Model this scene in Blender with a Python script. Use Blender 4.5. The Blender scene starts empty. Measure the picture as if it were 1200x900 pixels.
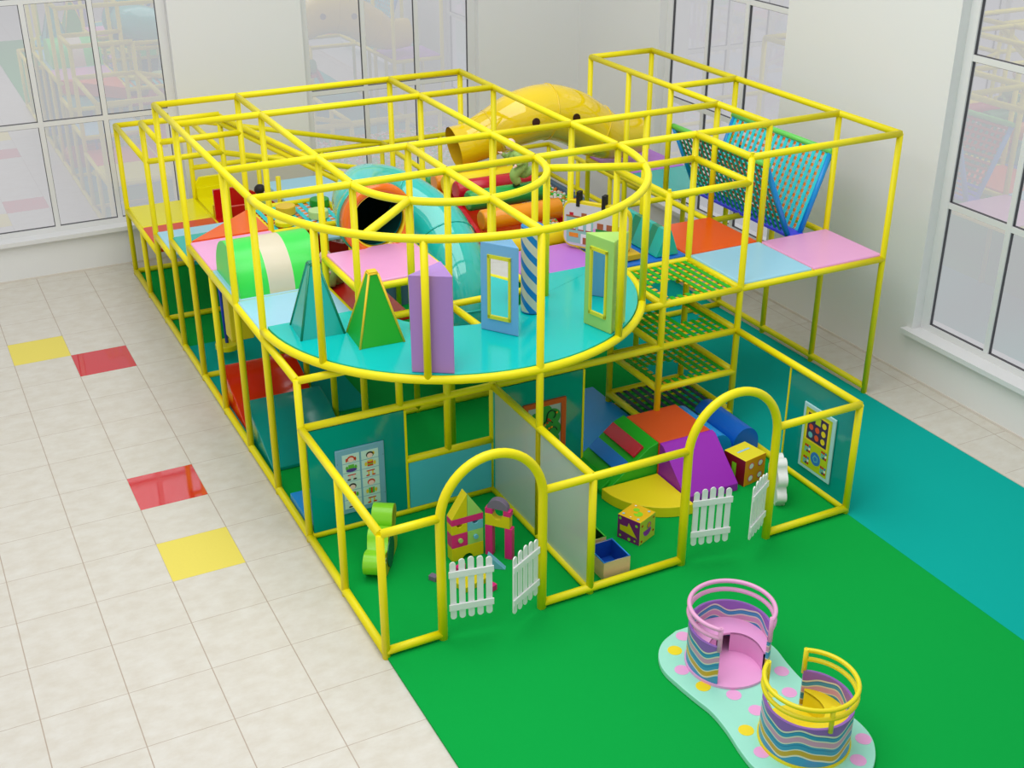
import bpy, bmesh, math, random
from mathutils import Vector, Matrix
random.seed(7)
U = 1.2                      # metres per frame module; all coordinates below are in modules
PI = math.pi
SC = bpy.context.scene
COL = SC.collection

# ------------------------------------------------------------------ materials
def lin(c):
    return tuple(((v/255)/12.92 if v/255 <= .04045 else ((v/255+.055)/1.055)**2.4) for v in c) + (1,)
MATS = {}
def mat(name, rgb, rough=.4, noise=0, nscale=40, bump=0, bscale=200, coat=0, spec=.5, emit=0):
    if name in MATS: return MATS[name]
    m = bpy.data.materials.new(name); m.use_nodes = True; nt = m.node_tree
    b = nt.nodes['Principled BSDF']
    b.inputs['Base Color'].default_value = lin(rgb)
    b.inputs['Roughness'].default_value = rough
    b.inputs['Specular IOR Level'].default_value = spec
    if coat: b.inputs['Coat Weight'].default_value = coat; b.inputs['Coat Roughness'].default_value = .05
    tc = nt.nodes.new('ShaderNodeTexCoord')
    if noise:
        n = nt.nodes.new('ShaderNodeTexNoise'); n.inputs['Scale'].default_value = nscale; n.inputs['Detail'].default_value = 4
        nt.links.new(tc.outputs['Object'], n.inputs['Vector'])
        r = nt.nodes.new('ShaderNodeMixRGB'); r.blend_type = 'MIX'
        c = lin(rgb)
        r.inputs[1].default_value = tuple(v*(1-noise) for v in c[:3])+(1,)
        r.inputs[2].default_value = tuple(min(1, v*(1+noise)) for v in c[:3])+(1,)
        nt.links.new(n.outputs['Fac'], r.inputs[0]); nt.links.new(r.outputs[0], b.inputs['Base Color'])
    if bump:
        n2 = nt.nodes.new('ShaderNodeTexNoise'); n2.inputs['Scale'].default_value = bscale; n2.inputs['Detail'].default_value = 2
        nt.links.new(tc.outputs['Object'], n2.inputs['Vector'])
        bp = nt.nodes.new('ShaderNodeBump'); bp.inputs['Strength'].default_value = bump; bp.inputs['Distance'].default_value = .01
        nt.links.new(n2.outputs['Fac'], bp.inputs['Height']); nt.links.new(bp.outputs['Normal'], b.inputs['Normal'])
    MATS[name] = m; return m
def clear(name, rgb, alpha, rough=.08):
    m = bpy.data.materials.new(name); m.use_nodes = True; nt = m.node_tree; nt.nodes.clear()
    o = nt.nodes.new('ShaderNodeOutputMaterial'); mx = nt.nodes.new('ShaderNodeMixShader')
    t = nt.nodes.new('ShaderNodeBsdfTransparent'); t.inputs[0].default_value = lin(rgb)
    p = nt.nodes.new('ShaderNodeBsdfPrincipled'); p.inputs['Base Color'].default_value = lin(rgb); p.inputs['Roughness'].default_value = rough
    mx.inputs[0].default_value = alpha
    nt.links.new(t.outputs[0], mx.inputs[1]); nt.links.new(p.outputs[0], mx.inputs[2]); nt.links.new(mx.outputs[0], o.inputs[0])
    MATS[name] = m; return m
YEL = mat('yellow_foam', (240, 226, 4), .4, .03, 9, spec=.35)
M_wall = mat('wall_paint', (230, 231, 230), .8, .012, 60)
M_skirt = mat('wall_skirt', (218, 212, 202), .6)
M_frame = mat('window_white', (226, 227, 227), .35)
M_seal = mat('window_seal', (74, 74, 78), .5)
M_reveal = mat('window_reveal', (205, 207, 209), .6)
pink = mat('pink_vinyl', (238, 168, 219), .3, .02, 12)
sky = mat('light_blue_vinyl', (160, 214, 240), .3, .02, 12)
cyan = mat('turquoise_vinyl', (8, 194, 190), .14, 0, spec=.4)
teal = mat('teal_vinyl', (10, 178, 170), .2)
dteal = mat('dark_teal_vinyl', (14, 134, 102), .2)
lilac = mat('lilac_vinyl', (190, 118, 224), .35, .03, 60)
purple = mat('purple_vinyl', (158, 22, 186), .5, .05, 120)
violet = mat('violet_vinyl', (168, 128, 206), .3)
orange = mat('orange_vinyl', (244, 92, 8), .3, .02, 20)
orange2 = mat('burnt_orange_vinyl', (222, 84, 28), .5, .04, 120)
red = mat('red_vinyl', (206, 22, 22), .2)
redm = mat('red_mat', (222, 62, 16), .3)
crimson = mat('crimson_vinyl', (196, 16, 44), .2)
amber = mat('amber_vinyl', (240, 150, 20), .22)
yvin = mat('yellow_vinyl', (244, 220, 14), .5, .03, 100)
ydeck = mat('yellow_deck', (238, 230, 8), .25)
green = mat('green_vinyl', (34, 176, 34), .35, .03, 90)
bgreen = mat('bright_green_vinyl', (62, 226, 86), .3)
cream = mat('cream_vinyl', (222, 212, 190), .35)
lime = mat('lime_vinyl', (142, 222, 40), .3)
pgreen = mat('pale_green_vinyl', (166, 214, 110), .25)
mint = mat('mint_vinyl', (160, 230, 208), .35, .02, 8)
blue = mat('blue_vinyl', (22, 110, 214), .3)
mblue = mat('mid_blue_vinyl', (0, 150, 238), .4, .04, 100)
dblue = mat('deep_blue_vinyl', (6, 100, 204), .4, .04, 100)
bluebar = mat('bright_blue_bar', (10, 146, 226), .3)
cornf = mat('soft_blue_vinyl', (116, 176, 226), .25)
navy = mat('navy_vinyl', (20, 44, 110), .4)
white = mat('white_plastic', (238, 240, 240), .35)
black = mat('black_strap', (8, 8, 8), .6)
gray = mat('slate_vinyl', (120, 106, 132), .4)
magenta = mat('magenta_vinyl', (226, 30, 128), .35)
yblk = mat('mustard_vinyl', (222, 206, 14), .4)
sblk = mat('dusty_blue_vinyl', (110, 186, 212), .4)
gpaint = mat('leaf_green', (22, 140, 44), .5)
dgreen = mat('dark_green_shell', (14, 96, 70), .5)
brown = mat('brown_paint', (170, 96, 50), .5)
wood = mat('orange_wood', (206, 84, 22), .45, .15, 30)
beige = mat('beige_plywood', (226, 196, 150), .5, .05, 20)
m_green = mat('green_carpet', (8, 162, 66), .9, .12, 300, .2, 500, spec=.08)
m_teal = mat('teal_carpet', (8, 170, 158), .9, .12, 300, .2, 500, spec=.08)
m_edge = mat('mat_edging', (214, 206, 192), .6)
tube_y = mat('yellow_fibreglass', (240, 208, 20), .08, 0, coat=.6)
tube_y2 = mat('yellow_fibreglass_inside', (214, 176, 30), .2)
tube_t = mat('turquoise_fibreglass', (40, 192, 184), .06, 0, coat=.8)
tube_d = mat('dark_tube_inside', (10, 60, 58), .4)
ringo = mat('orange_fibreglass', (240, 112, 16), .2, coat=.4)
skin = mat('child_skin', (240, 206, 196), .5)
cloth = mat('child_green_cloth', (150, 186, 100), .7, .08, 30)
cloth2 = mat('child_dark_green', (36, 72, 40), .6)
shoe = mat('child_shoe_tan', (190, 160, 60), .6)
hairm = mat('child_hair', (26, 22, 20), .6)
mirror = bpy.data.materials.new('mirror'); mirror.use_nodes = True
_b = mirror.node_tree.nodes['Principled BSDF']; _b.inputs['Metallic'].default_value = 1; _b.inputs['Roughness'].default_value = .02
_b.inputs['Base Color'].default_value = (.9, .95, .95, 1)
frost = clear('frosted_acrylic', (226, 234, 230), .55, .15)
tealglass = clear('teal_acrylic', (10, 168, 160), .8, .08)
blueglass = clear('light_blue_acrylic', (90, 190, 214), .85, .3)

# glass: thin pane, mostly clear, with a soft mirror image of the room
glass = bpy.data.materials.new('window_glass'); glass.use_nodes = True; nt = glass.node_tree; nt.nodes.clear()
o_ = nt.nodes.new('ShaderNodeOutputMaterial'); mx = nt.nodes.new('ShaderNodeMixShader'); t_ = nt.nodes.new('ShaderNodeBsdfTransparent')
t_.inputs[0].default_value = (.93, .92, .93, 1); g_ = nt.nodes.new('ShaderNodeBsdfGlossy'); g_.inputs['Roughness'].default_value = .01
g_.inputs[0].default_value = (.9, .9, .92, 1); mx.inputs[0].default_value = .24
nt.links.new(t_.outputs[0], mx.inputs[1]); nt.links.new(g_.outputs[0], mx.inputs[2]); nt.links.new(mx.outputs[0], o_.inputs[0])

# floor tiles: procedural, world position in modules; grout grid and marbling
def tile_mat():
    m = bpy.data.materials.new('beige_floor_tiles'); m.use_nodes = True; nt = m.node_tree; b = nt.nodes['Principled BSDF']
    geo = nt.nodes.new('ShaderNodeNewGeometry'); sep = nt.nodes.new('ShaderNodeSeparateXYZ'); nt.links.new(geo.outputs['Position'], sep.inputs[0])
    def M(op, a, c=None):
        n = nt.nodes.new('ShaderNodeMath'); n.operation = op
        for i, v in enumerate((a, c)):
            if v is None: continue
            if isinstance(v, (int, float)): n.inputs[i].default_value = v
            else: nt.links.new(v, n.inputs[i])
        return n.outputs[0]
    def grid(o, off, pitch, w):
        f = M('FRACT', M('DIVIDE', M('SUBTRACT', o, off*U), pitch*U))
        d = M('ABSOLUTE', M('SUBTRACT', f, .5))
        return M('GREATER_THAN', d, .5 - w)
    gx = grid(sep.outputs[0], -.67-.6925*20, .6925, .0065); gy = grid(sep.outputs[1], 1.93-.6955*20, .6955, .0042)
    g = M('MAXIMUM', gx, gy)
    n1 = nt.nodes.new('ShaderNodeTexNoise'); n1.inputs['Scale'].default_value = 4; n1.inputs['Detail'].default_value = 7; n1.inputs['Roughness'].default_value = .65
    mp = nt.nodes.new('ShaderNodeMapping'); mp.inputs['Scale'].default_value = (1, 1.5, 1)
    nt.links.new(geo.outputs['Position'], mp.inputs[0]); nt.links.new(mp.outputs[0], n1.inputs['Vector'])
    cr = nt.nodes.new('ShaderNodeValToRGB'); cr.color_ramp.elements[0].position = .35; cr.color_ramp.elements[1].position = .68
    cr.color_ramp.elements[0].color = lin((207, 201, 188)); cr.color_ramp.elements[1].color = lin((217, 214, 205))
    nt.links.new(n1.outputs['Fac'], cr.inputs[0])
    mx = nt.nodes.new('ShaderNodeMixRGB'); mx.inputs[2].default_value = lin((176, 160, 144))
    nt.links.new(g, mx.inputs[0]); nt.links.new(cr.outputs[0], mx.inputs[1]); nt.links.new(mx.outputs[0], b.inputs['Base Color'])
    b.inputs['Roughness'].default_value = .45
    return m
M_tile = tile_mat()
M_redtile = mat('red_glazed_tile', (206, 26, 34), .04, spec=1.0)
M_yeltile = mat('yellow_glazed_tile', (232, 216, 92), .5, .03, 40)

# ------------------------------------------------------------------ mesh helper
class MB:
    def __init__(s): s.v = []; s.f = []; s.m = []; s.s = []
    def add(s, vs, fs, mi=0, smooth=False):
        b = len(s.v); s.v += [tuple(v) for v in vs]
        for f in fs: s.f.append(tuple(b+i for i in f)); s.m.append(mi); s.s.append(smooth)
        return s
    def box(s, x0, x1, y0, y1, z0, z1, mi=0):
        vs = [(x, y, z) for z in (z0, z1) for y in (y0, y1) for x in (x0, x1)]
        return s.add(vs, [(0, 2, 3, 1), (4, 5, 7, 6), (0, 1, 5, 4), (2, 6, 7, 3), (0, 4, 6, 2), (1, 3, 7, 5)], mi)
    def hexa(s, p, mi=0):   # 4 bottom + 4 top points, both counter-clockwise
        return s.add(p, [(3, 2, 1, 0), (4, 5, 6, 7), (0, 1, 5, 4), (1, 2, 6, 5), (2, 3, 7, 6), (3, 0, 4, 7)], mi)
    def path(s, pts, r, n=14, mi=0, closed=False, cap=True, inner=None):
        P = [Vector(p) for p in pts]; k = len(P)
        R = r if isinstance(r, (list, tuple)) else [r]*k
        T = []
        for i in range(k):
            if closed: t = P[(i+1) % k]-P[i-1]
            else: t = P[min(i+1, k-1)]-P[max(i-1, 0)]
            T.append(t.normalized())
        a = T[0].orthogonal().normalized()
        if abs(T[0].z) < .9: a = T[0].cross(Vector((0, 0, 1))).normalized()
        rings = []
        for i in range(k):
            a = (a - T[i]*a.dot(T[i])).normalized(); b = T[i].cross(a)
            rings.append([P[i] + (a*math.cos(2*PI*j/n)+b*math.sin(2*PI*j/n))*R[i] for j in range(n)])
        vs = [v for q in rings for v in q]; fs = []
        for i in range(k if closed else k-1):
            i2 = (i+1) % k
            for j in range(n):
                j2 = (j+1) % n; fs.append((i*n+j, i*n+j2, i2*n+j2, i2*n+j))
        s.add(vs, fs, mi, True)
        if cap and not closed:
            b = len(s.v)-len(vs)
            s.f.append(tuple(b+j for j in reversed(range(n)))); s.m.append(mi); s.s.append(False)
            s.f.append(tuple(b+(k-1)*n+j for j in range(n))); s.m.append(mi); s.s.append(False)
        return s
    def bar(s, a, b, r=.038, n=14, mi=0): return s.path([a, b], r, n, mi)
    def prism(s, poly, a, b, axis='z', mi=0, mtop=None):
        # poly 2D outline extruded from a to b along axis; axis z:(x,y), y:(x,z), x:(y,z)
        def P(u, v, w): return (u, v, w) if axis == 'z' else ((u, w, v) if axis == 'y' else (w, u, v))
        n = len(poly); vs = [P(u, v, a) for u, v in poly]+[P(u, v, b) for u, v in poly]
        s.add(vs, [(i, (i+1) % n, n+(i+1) % n, n+i) for i in range(n)], mi)
        k = len(s.v)-2*n
        s.f.append(tuple(k+i for i in reversed(range(n)))); s.m.append(mi); s.s.append(False)
        s.f.append(tuple(k+n+i for i in range(n))); s.m.append(mi if mtop is None else mtop); s.s.append(False)
        return s
    def cyl(s, c, r, z0, z1, n=32, mi=0): return s.prism([(c[0]+r*math.cos(2*PI*i/n), c[1]+r*math.sin(2*PI*i/n)) for i in range(n)], z0, z1, 'z', mi)
    def sphere(s, c, r, n=12, mi=0, sc=(1, 1, 1)):
        vs = []; fs = []
        for i in range(n+1):
            th = PI*i/n
            for j in range(2*n): ph = PI*j/n; vs.append((c[0]+r*sc[0]*math.sin(th)*math.cos(ph), c[1]+r*sc[1]*math.sin(th)*math.sin(ph), c[2]+r*sc[2]*math.cos(th)))
        for i in range(n):
            for j in range(2*n): j2 = (j+1) % (2*n); fs.append((i*2*n+j, (i+1)*2*n+j, (i+1)*2*n+j2, i*2*n+j2))
        return s.add(vs, fs, mi, True)
    def rot(s, c, ang):   # turn everything about a vertical axis through c
        ca, sa = math.cos(ang), math.sin(ang)
        s.v = [(c[0]+(x-c[0])*ca-(y-c[1])*sa, c[1]+(x-c[0])*sa+(y-c[1])*ca, z) for x, y, z in s.v]; return s
    def build(s, name, mats, parent=None, bevel=0, recalc=True):
        if not isinstance(mats, (list, tuple)): mats = [mats]
        me = bpy.data.meshes.new(name)
        off = WORLD.get(parent.name, (0, 0, 0)) if parent else None
        if parent is None:
            xs = [v[0] for v in s.v]; ys = [v[1] for v in s.v]; zs = [v[2] for v in s.v]
            off = ((min(xs)+max(xs))/2, (min(ys)+max(ys))/2, min(zs))
        me.from_pydata([((x-off[0])*U, (y-off[1])*U, (z-off[2])*U) for x, y, z in s.v], [], s.f)
        for m in mats: me.materials.append(m)
        for p, mi, sm in zip(me.polygons, s.m, s.s): p.material_index = mi; p.use_smooth = sm
        if recalc:
            bm = bmesh.new(); bm.from_mesh(me); bmesh.ops.recalc_face_normals(bm, faces=bm.faces); bm.to_mesh(me); bm.free()
        me.update()
        o = bpy.data.objects.new(name, me); COL.objects.link(o)
        if parent: o.parent = parent
        else: o.location = [c*U for c in off]
        WORLD[o.name] = off
        if bevel:
            md = o.modifiers.new('bevel', 'BEVEL'); md.width = bevel*U; md.segments = 3; md.limit_method = 'ANGLE'; md.angle_limit = .6
            for p in me.polygons: p.use_smooth = True
            md.harden_normals = True
        return o
WORLD = {}
def thing(name, label, cat, loc=(0, 0, 0), group=None):
    o = bpy.data.objects.new(name, None); o.empty_display_size = .1; COL.objects.link(o); o.location = [c*U for c in loc]
    WORLD[o.name] = tuple(loc); o['label'] = label; o['category'] = cat
    if group: o['group'] = group
    return o
def tag(o, label, cat, group=None, kind=None):
    o['label'] = label; o['category'] = cat
    if group: o['group'] = group
    if kind: o['kind'] = kind
    return o
def struct(o, label=None):
    o['kind'] = 'structure'
    if label: o['label'] = label
    return o
def offset_copy(me_src, o, name=None): pass

# ------------------------------------------------------------------ camera and light
cam = bpy.data.cameras.new('camera'); co = bpy.data.objects.new('camera', cam); COL.objects.link(co); SC.camera = co
co.location = (-2.87460958*U, -7.98807315*U, 6.80918768*U); co.rotation_euler = (1.10815870, 0, -.471782659)
cam.sensor_width = 36; cam.lens = 1452.90773/1200*36; cam.clip_end = 200
w = bpy.data.worlds.new('world'); SC.world = w; w.use_nodes = True
bg = w.node_tree.nodes['Background']; bg.inputs[0].default_value = (.965, .975, 1, 1); bg.inputs[1].default_value = .64
SC.view_settings.view_transform = 'Standard'; SC.view_settings.look = 'None'; SC.view_settings.gamma = 1
SC.view_settings.use_curve_mapping = False; SC.view_settings.exposure = 0
def area(name, loc, rot, size, power, color=(1, .99, .975)):
    l = bpy.data.lights.new(name, 'AREA'); l.shape = 'RECTANGLE'; l.size = size[0]; l.size_y = size[1]; l.energy = power; l.color = color
    o = bpy.data.objects.new(name, l); COL.objects.link(o); o.location = [c*U for c in loc]; o.rotation_euler = rot; return o
area('overhead_area_light', (1, 2, 9.5), (0, 0, 0), (9, 12), 920)  # unseen soft area light added overhead
area('overhead_area_light', (-4, -3, 9.0), (0, -.35, 0), (5, 6), 210)  # second unseen area light, added and tilted over the lower-left floor

# ------------------------------------------------------------------ room
f = MB()
xl = [-.67-.6925*k for k in range(12, -1, -1)]
yl = [1.93+.6955*k for k in range(-12, 13)]
X0, X1, Y0, Y1 = -12, 8.1, -14, 10.8
xs = [X0]+[x for x in xl if X0 < x]+[X1]; ys = [Y0]+[y for y in yl if Y0 < y < Y1]+[Y1]
special = {(-1.3625, 1.93): 2, (-1.3625, 3.321): 1, (-1.3625, 6.7985): 1, (-2.055, 7.494): 2}
for i in range(len(xs)-1):
    for j in range(len(ys)-1):
        mi = 0
        for (sx, sy), k in special.items():
            if abs(xs[i]-sx) < .02 and abs(ys[j]-sy) < .02: mi = k
        f.add([(xs[i], ys[j], 0), (xs[i+1], ys[j], 0), (xs[i+1], ys[j+1], 0), (xs[i], ys[j+1], 0)], [(0, 1, 2, 3)], mi)
struct(f.build('floor', [M_tile, M_redtile, M_yeltile]), 'beige stone-look floor tiles with two red and two yellow ones')

def wall(name, axis, pos, a0, a1, h, openings, th=.18):
    """wall slab with rectangular holes (a_lo,a_hi,z_lo,z_hi); axis 'y' = back wall in x, 'x' = right wall in y"""
    m = MB()
    cuts = sorted(openings)
    def bx(p, q, z0, z1):
        if q-p < 1e-4 or z1-z0 < 1e-4: return
        if axis == 'y': m.box(p, q, pos, pos+th, z0, z1)
        else: m.box(pos, pos+th, p, q, z0, z1)
    cur = a0
    for lo, hi, z0, z1 in cuts:
        bx(cur, lo, 0, h); bx(lo, hi, 0, z0); bx(lo, hi, z1, h); cur = hi
    bx(cur, a1, 0, h)
    return m.build(name, M_wall)
H = 8.2; WZ0, WZ1 = .62, 6.6
BW = [(-1.95, 1.02, WZ0, WZ1), (3.0, 5.95, WZ0, WZ1)]
RW = [(-.8, 2.18, WZ0, WZ1), (5.1, 8.08, WZ0, WZ1)]
wb = struct(wall('wall_back', 'y', 10.5, -12, 7.82, H, BW, .22))
wr = struct(wall('wall_right', 'x', 7.82, -14, 10.72, H, RW, .22))
struct(MB().box(-12, 7.80, 10.485, 10.5, 0, .03).build('baseboard_back', M_skirt)); struct(MB().box(7.805, 7.82, -14, 10.48, 0, .03).build('baseboard_right', M_skirt))
def window(name, axis, pos, lo, hi, label):
    def bx(m, p, q, d0, d1, z0, z1, mi=0):
        if axis == 'y': m.box(p, q, pos+d0, pos+d1, z0, z1, mi)
        else: m.box(pos+d0, pos+d1, p, q, z0, z1, mi)
    n = 3; fr = .10; m = MB()
    bx(m, lo+.001, lo+.13, .135, .21, WZ0+.001, WZ1-.001); bx(m, hi-.13, hi-.001, .135, .21, WZ0+.001, WZ1-.001); bx(m, lo+.13, hi-.13, .136, .209, WZ0+.001, WZ0+.08); bx(m, lo+.13, hi-.13, .136, .209, WZ1-.08, WZ1-.001)
    w0, w1 = lo+.13, hi-.13; pw = (w1-w0)/n
    for i in range(1, n): bx(m, w0+i*pw-.035, w0+i*pw+.035, .138, .205, WZ0+.08, WZ1-.08)
    for z in (2.22, 3.92, 5.55): bx(m, w0, w1, .14, .204, z-.035, z+.035)
    o = struct(m.build(name, [M_frame]), label)
    sl = MB(); bx(sl, lo-.09, hi+.09, -.10, -.0005, WZ0-.055, WZ0+.006); bx(sl, lo+.001, hi-.001, -.0005, .135, WZ0+.0005, WZ0+.006); q = sl.build('window_sill', M_frame); q.parent = o
    q.matrix_parent_inverse = Matrix.Translation(-o.location)
    zs = [WZ0+.08, 2.22, 3.92, 5.55, WZ1-.08]
    se = MB(); pn = MB()
    for i in range(n):
        for j in range(4):
            p, r = w0+i*pw+.035*(i > 0), w0+(i+1)*pw-.035*(i < n-1); z0 = zs[j]+.035*(j > 0); z1 = zs[j+1]-.035*(j < 3); s = .007
            bx(se, p, p+s, .155, .19, z0, z1); bx(se, r-s, r, .155, .19, z0, z1); bx(se, p+s, r-s, .155, .19, z0, z0+s); bx(se, p+s, r-s, .155, .19, z1-s, z1)
            if axis == 'y': pn.add([(p, pos+.172, z0), (r, pos+.172, z0), (r, pos+.172, z1), (p, pos+.172, z1)], [(0, 1, 2, 3)])
            else: pn.add([(pos+.172, p, z0), (pos+.172, r, z0), (pos+.172, r, z1), (pos+.172, p, z1)], [(0, 1, 2, 3)])
    for mm, nm, ma in ((se, 'window_seal', M_seal), (pn, 'window_pane', glass)):
        q = mm.build(nm, ma); q.parent = o; q.matrix_parent_inverse = Matrix.Translation(-o.location)
window('window_1', 'y', 10.5, *BW[0][:2], 'tall white gridded window at the left of the back wall')
window('window_2', 'y', 10.5, *BW[1][:2], 'tall white gridded window in the middle of the back wall')
window('window_3', 'x', 7.82, *RW[1][:2], 'tall white gridded window on the right wall behind the V-shaped nets')
window('window_4', 'x', 7.82, *RW[0][:2], 'tall white gridded window nearest on the right wall')

# mats on the floor
def mato(x0, x1, y0, y1, m, label, z=.02, z0=.002):
    return tag(MB().box(x0, x1, y0, y1, z0, z).build('floor_mat', m), label, 'mat')
g1 = MB().box(0, 5, -8, 10, .002, .02); tag(g1.build('floor_mat', m_green), 'large green carpet mat under the playground and in front of it', 'mat')
g2 = MB().box(5, 7, -8, 10, .002, .021); tag(g2.build('floor_mat', m_teal), 'long teal carpet strip along the right side of the playground', 'mat')
mato(.05, 1.55, 4.4, 7, m_teal, 'dark teal mat on the floor behind the left row of posts', .035, .0205)
tag(MB().box(6.99, 7.03, -8, 10, .002, .03).build('mat_edging', m_edge), 'thin pale edging strip along the teal carpet beside the right wall', 'edging')
mato(.04, .96, 2.05, 2.72, bluebar, 'bright blue mat behind the picture card panel at the left', .14, .022)
mato(3.05, 4.02, 2.1, 3.4, mblue, 'blue padded mat behind the soft stairs in the right play pen', .15, .022)

# ------------------------------------------------------------------ steel frames in yellow foam
T = 3.2; D = 1.75; F = 1.25; G = .055; RR = .038
def post(par, x, y, z1, z0=0, n=14):
    return MB().bar((x, y, z0), (x, y, z1), .036, n).build('post', YEL, par)
def rail(par, a, b, r=RR): return MB().bar(a, b, r).build('rail', YEL, par)
main = thing('climbing_frame', 'tall yellow padded tube frame of the main climbing tower with half-round front', 'climbing frame', (2, 3, 0))
for x, y, z in [(0, 3, T), (0, 4, T), (0, 5, D), (0, 6, T), (0, 7, T), (0, 8, 2.75), (0, 9, 1.0), (0, 10, 2.25), (1, 3, T), (1, 4, T), (1, 6, T), (1, 7, T), (1, 8, 2.75),
                (1, 10, 2.25), (2, 3, T), (2, 4, T), (3, 3, T), (3, 4, T), (3, 6, T), (3, 7, T), (4, 3, T), (4, 4, T), (4, 6, T), (4, 7, T), (0, 2, 1.77),
                (1, 5, D), (2, 6, D), (2, 7, D), (1, 9, 1.0), (2, 10, 1.5), (2, 9, 1.5), (2, 2, 1.83)]:
    post(main, x, y, z)
for a, b in [((0, 7, T), (4, 7, T)), ((0, 6, T), (4, 6, T)), ((0, 4, T), (4, 4, T)), ((0, 3, T), (3, 3, T)), ((3, 3, T), (4, 3, T)),
             ((0, 3, T), (0, 7, T)), ((1, 3, T), (1, 7, T)), ((2, 4, T), (2, 2, T)), ((3, 3, T), (3, 7, T)), ((4, 3, T), (4, 7, T)), ((2, 2, T), (2, 1, T)),
             ((0, 8, 1.25), (0, 7, 1.25)), ((0, 7, 1.5), (0, 6, 1.5)), ((0, 6, D), (0, 2, D)), ((0, 10, 1.0), (0, 8, 1.0)), ((0, 10, 2.25), (0, 8, 2.25)),
             ((0, 8, 2.75), (0, 7, 2.75)), ((0, 10, 2.25), (1, 10, 2.25)), ((0, 8, 2.25), (1, 8, 2.25)), ((0, 8, 2.75), (1, 8, 2.75)), ((0, 7, 2.75), (1, 7, 2.75)),
             ((1, 10, 2.25), (1, 8, 2.25)), ((0, 2, G), (0, 10, G)), ((0, 10, G), (2, 10, G)), ((0, 8, G), (1, 8, G)), ((0, 6, G), (1, 6, G)),
             ((0, 6, D), (2, 6, D)), ((1, 6, D), (1, 3, D)), ((0, 7, 1.5), (1, 7, 1.5)), ((0, 8, 1.25), (1, 8, 1.25)), ((0, 9, 1.0), (1, 9, 1.0)), ((0, 10, 1.0), (1, 10, 1.0)),
             ((1, 10, 1.0), (1, 8, 1.0)), ((1, 8, 1.25), (1, 7, 1.25)), ((1, 7, D), (2, 7, D)), ((1, 7, D), (1, 6, D)), ((2, 6, D), (2, 7, D)),
             ((0, 5, D), (1, 5, D)), ((0, 4, D), (1, 4, D)), ((0, 3, D), (1, 3, D)), ((1, 3, D), (4, 3, D)), ((1, 4, 2.1), (2, 4, 2.1)), ((1, 3, 2.1), (2, 3, 2.1)),
             ((1, 3, 2.1), (1, 4, 2.1)), ((2, 3, 2.1), (2, 4, 2.1)), ((3, 3, D), (3, 4, D)), ((4, 3, D), (4, 4, D)), ((3, 4, D), (4, 4, D)), ((2, 3, D), (2, 2, 1.8)),
             ((0, 2, D), (1, 2, D)), ((1, 8, 2.72), (2, 6, 2.32)), ((1, 8, 2.64), (2, 6, 2.22)), ((1, 10, 2.22), (4, 10, 1.5)), ((1, 8, 2.24), (4, 8, 1.5)),
             ((1, 10, 1.5), (2, 10, 1.5)), ((1, 4, G), (3, 4, G)), ((1, 4, 1.0), (2, 4, 1.0)), ((2, 3, 1.0), (2, 4, 1.0))]:
    rail(main, a, b)
rad = math.radians
C0 = (2, 3)
def arc(r, z, a0, a1, n=40): return [(C0[0]+r*math.cos(rad(a0+(a1-a0)*i/n)), C0[1]+r*math.sin(rad(a0+(a1-a0)*i/n)), z) for i in range(n+1)]
MB().path(arc(2, T, 180, 360), RR).build('curved_rail', YEL, main)
MB().path(arc(1, T, 180, 360), RR).build('curved_rail', YEL, main)
RZ = 1.86
MB().path(arc(2, RZ, 180, 362), .041).build('curved_rail', YEL, main)
def cp(r, a, z=0): return (C0[0]+r*math.cos(rad(a)), C0[1]+r*math.sin(rad(a)), z)
for a in (225, 337.5): rail(main, cp(1, a, T), cp(2, a, T))
for a in (210, 240, 300, 327): x, y, _ = cp(2, a); post(main, x, y, T, RZ)
post(main, 2, 1, T, 0)
for a in (225, 270, 328): x, y, _ = cp(1, a); post(main, x, y, T, RZ)
post(main, .42, 2.0, RZ, D); post(main, 1, 2, RZ, F)

tower = thing('climbing_frame', 'yellow padded tube frame of the right-hand tower with the V-shaped rope bridge', 'climbing frame', (6, 4.5, 0))
for x, y in ((6, 3), (6, 4), (6, 5)): post(tower, x, y, T, 1.74)
for x, y, z in [(4, 2, 2.97), (5, 2, T), (5, 3, T), (7, 2, T), (7, 3, T), (7, 4, D), (7, 5, T), (6, 6, T), (6, 7, T), (7, 7, T), (5, 4, T), (7, 6, D), (5, 5, D)]:
    post(tower, x, y, z)
for a, b in [((6, 7, T), (7, 7, T)), ((6, 5, T), (7, 5, T)), ((4, 4, T), (6, 4, T)), ((4, 3, T), (7, 3, T)), ((5, 2, T), (7, 2, T)), ((5, 3, T), (5, 2, T)), ((6, 3, T), (6, 7, T)),
             ((7, 2, T), (7, 7, T)), ((4, 2, 2.93), (5, 2, 2.93)), ((5, 2, 2.93), (5, 3, 2.93)), ((5, 3, 2.93), (4, 3, 2.93)), ((4, 3, 2.93), (4, 2, 2.93)),
             ((3.72, 2, 1.74), (5, 2, 1.74)), ((5, 2, 1.74), (7, 2, 1.74)), ((4, 2, 1.74), (4, 3, 1.74)), ((5, 2, 1.74), (5, 3, 1.74)), ((4, 3, 1.74), (7, 3, 1.74)), ((6, 2, 1.74), (6, 7, 1.74)),
             ((5, 3, 1.74), (5, 5, 1.74)), ((7, 2, 1.74), (7, 7, 1.74)), ((4, 4, 1.74), (7, 4, 1.74)), ((5, 5, 1.74), (7, 5, 1.74)), ((6, 6, 1.74), (7, 6, 1.74)), ((6, 7, 1.74), (7, 7, 1.74)),
             ((7, 2, .1), (7, 7, .1)), ((4, 3, G), (5, 3, G)), ((4, 2, G), (4, 3, G)), ((5, 5, G), (7, 5, G))]:
    rail(tower, a, b)
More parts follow.
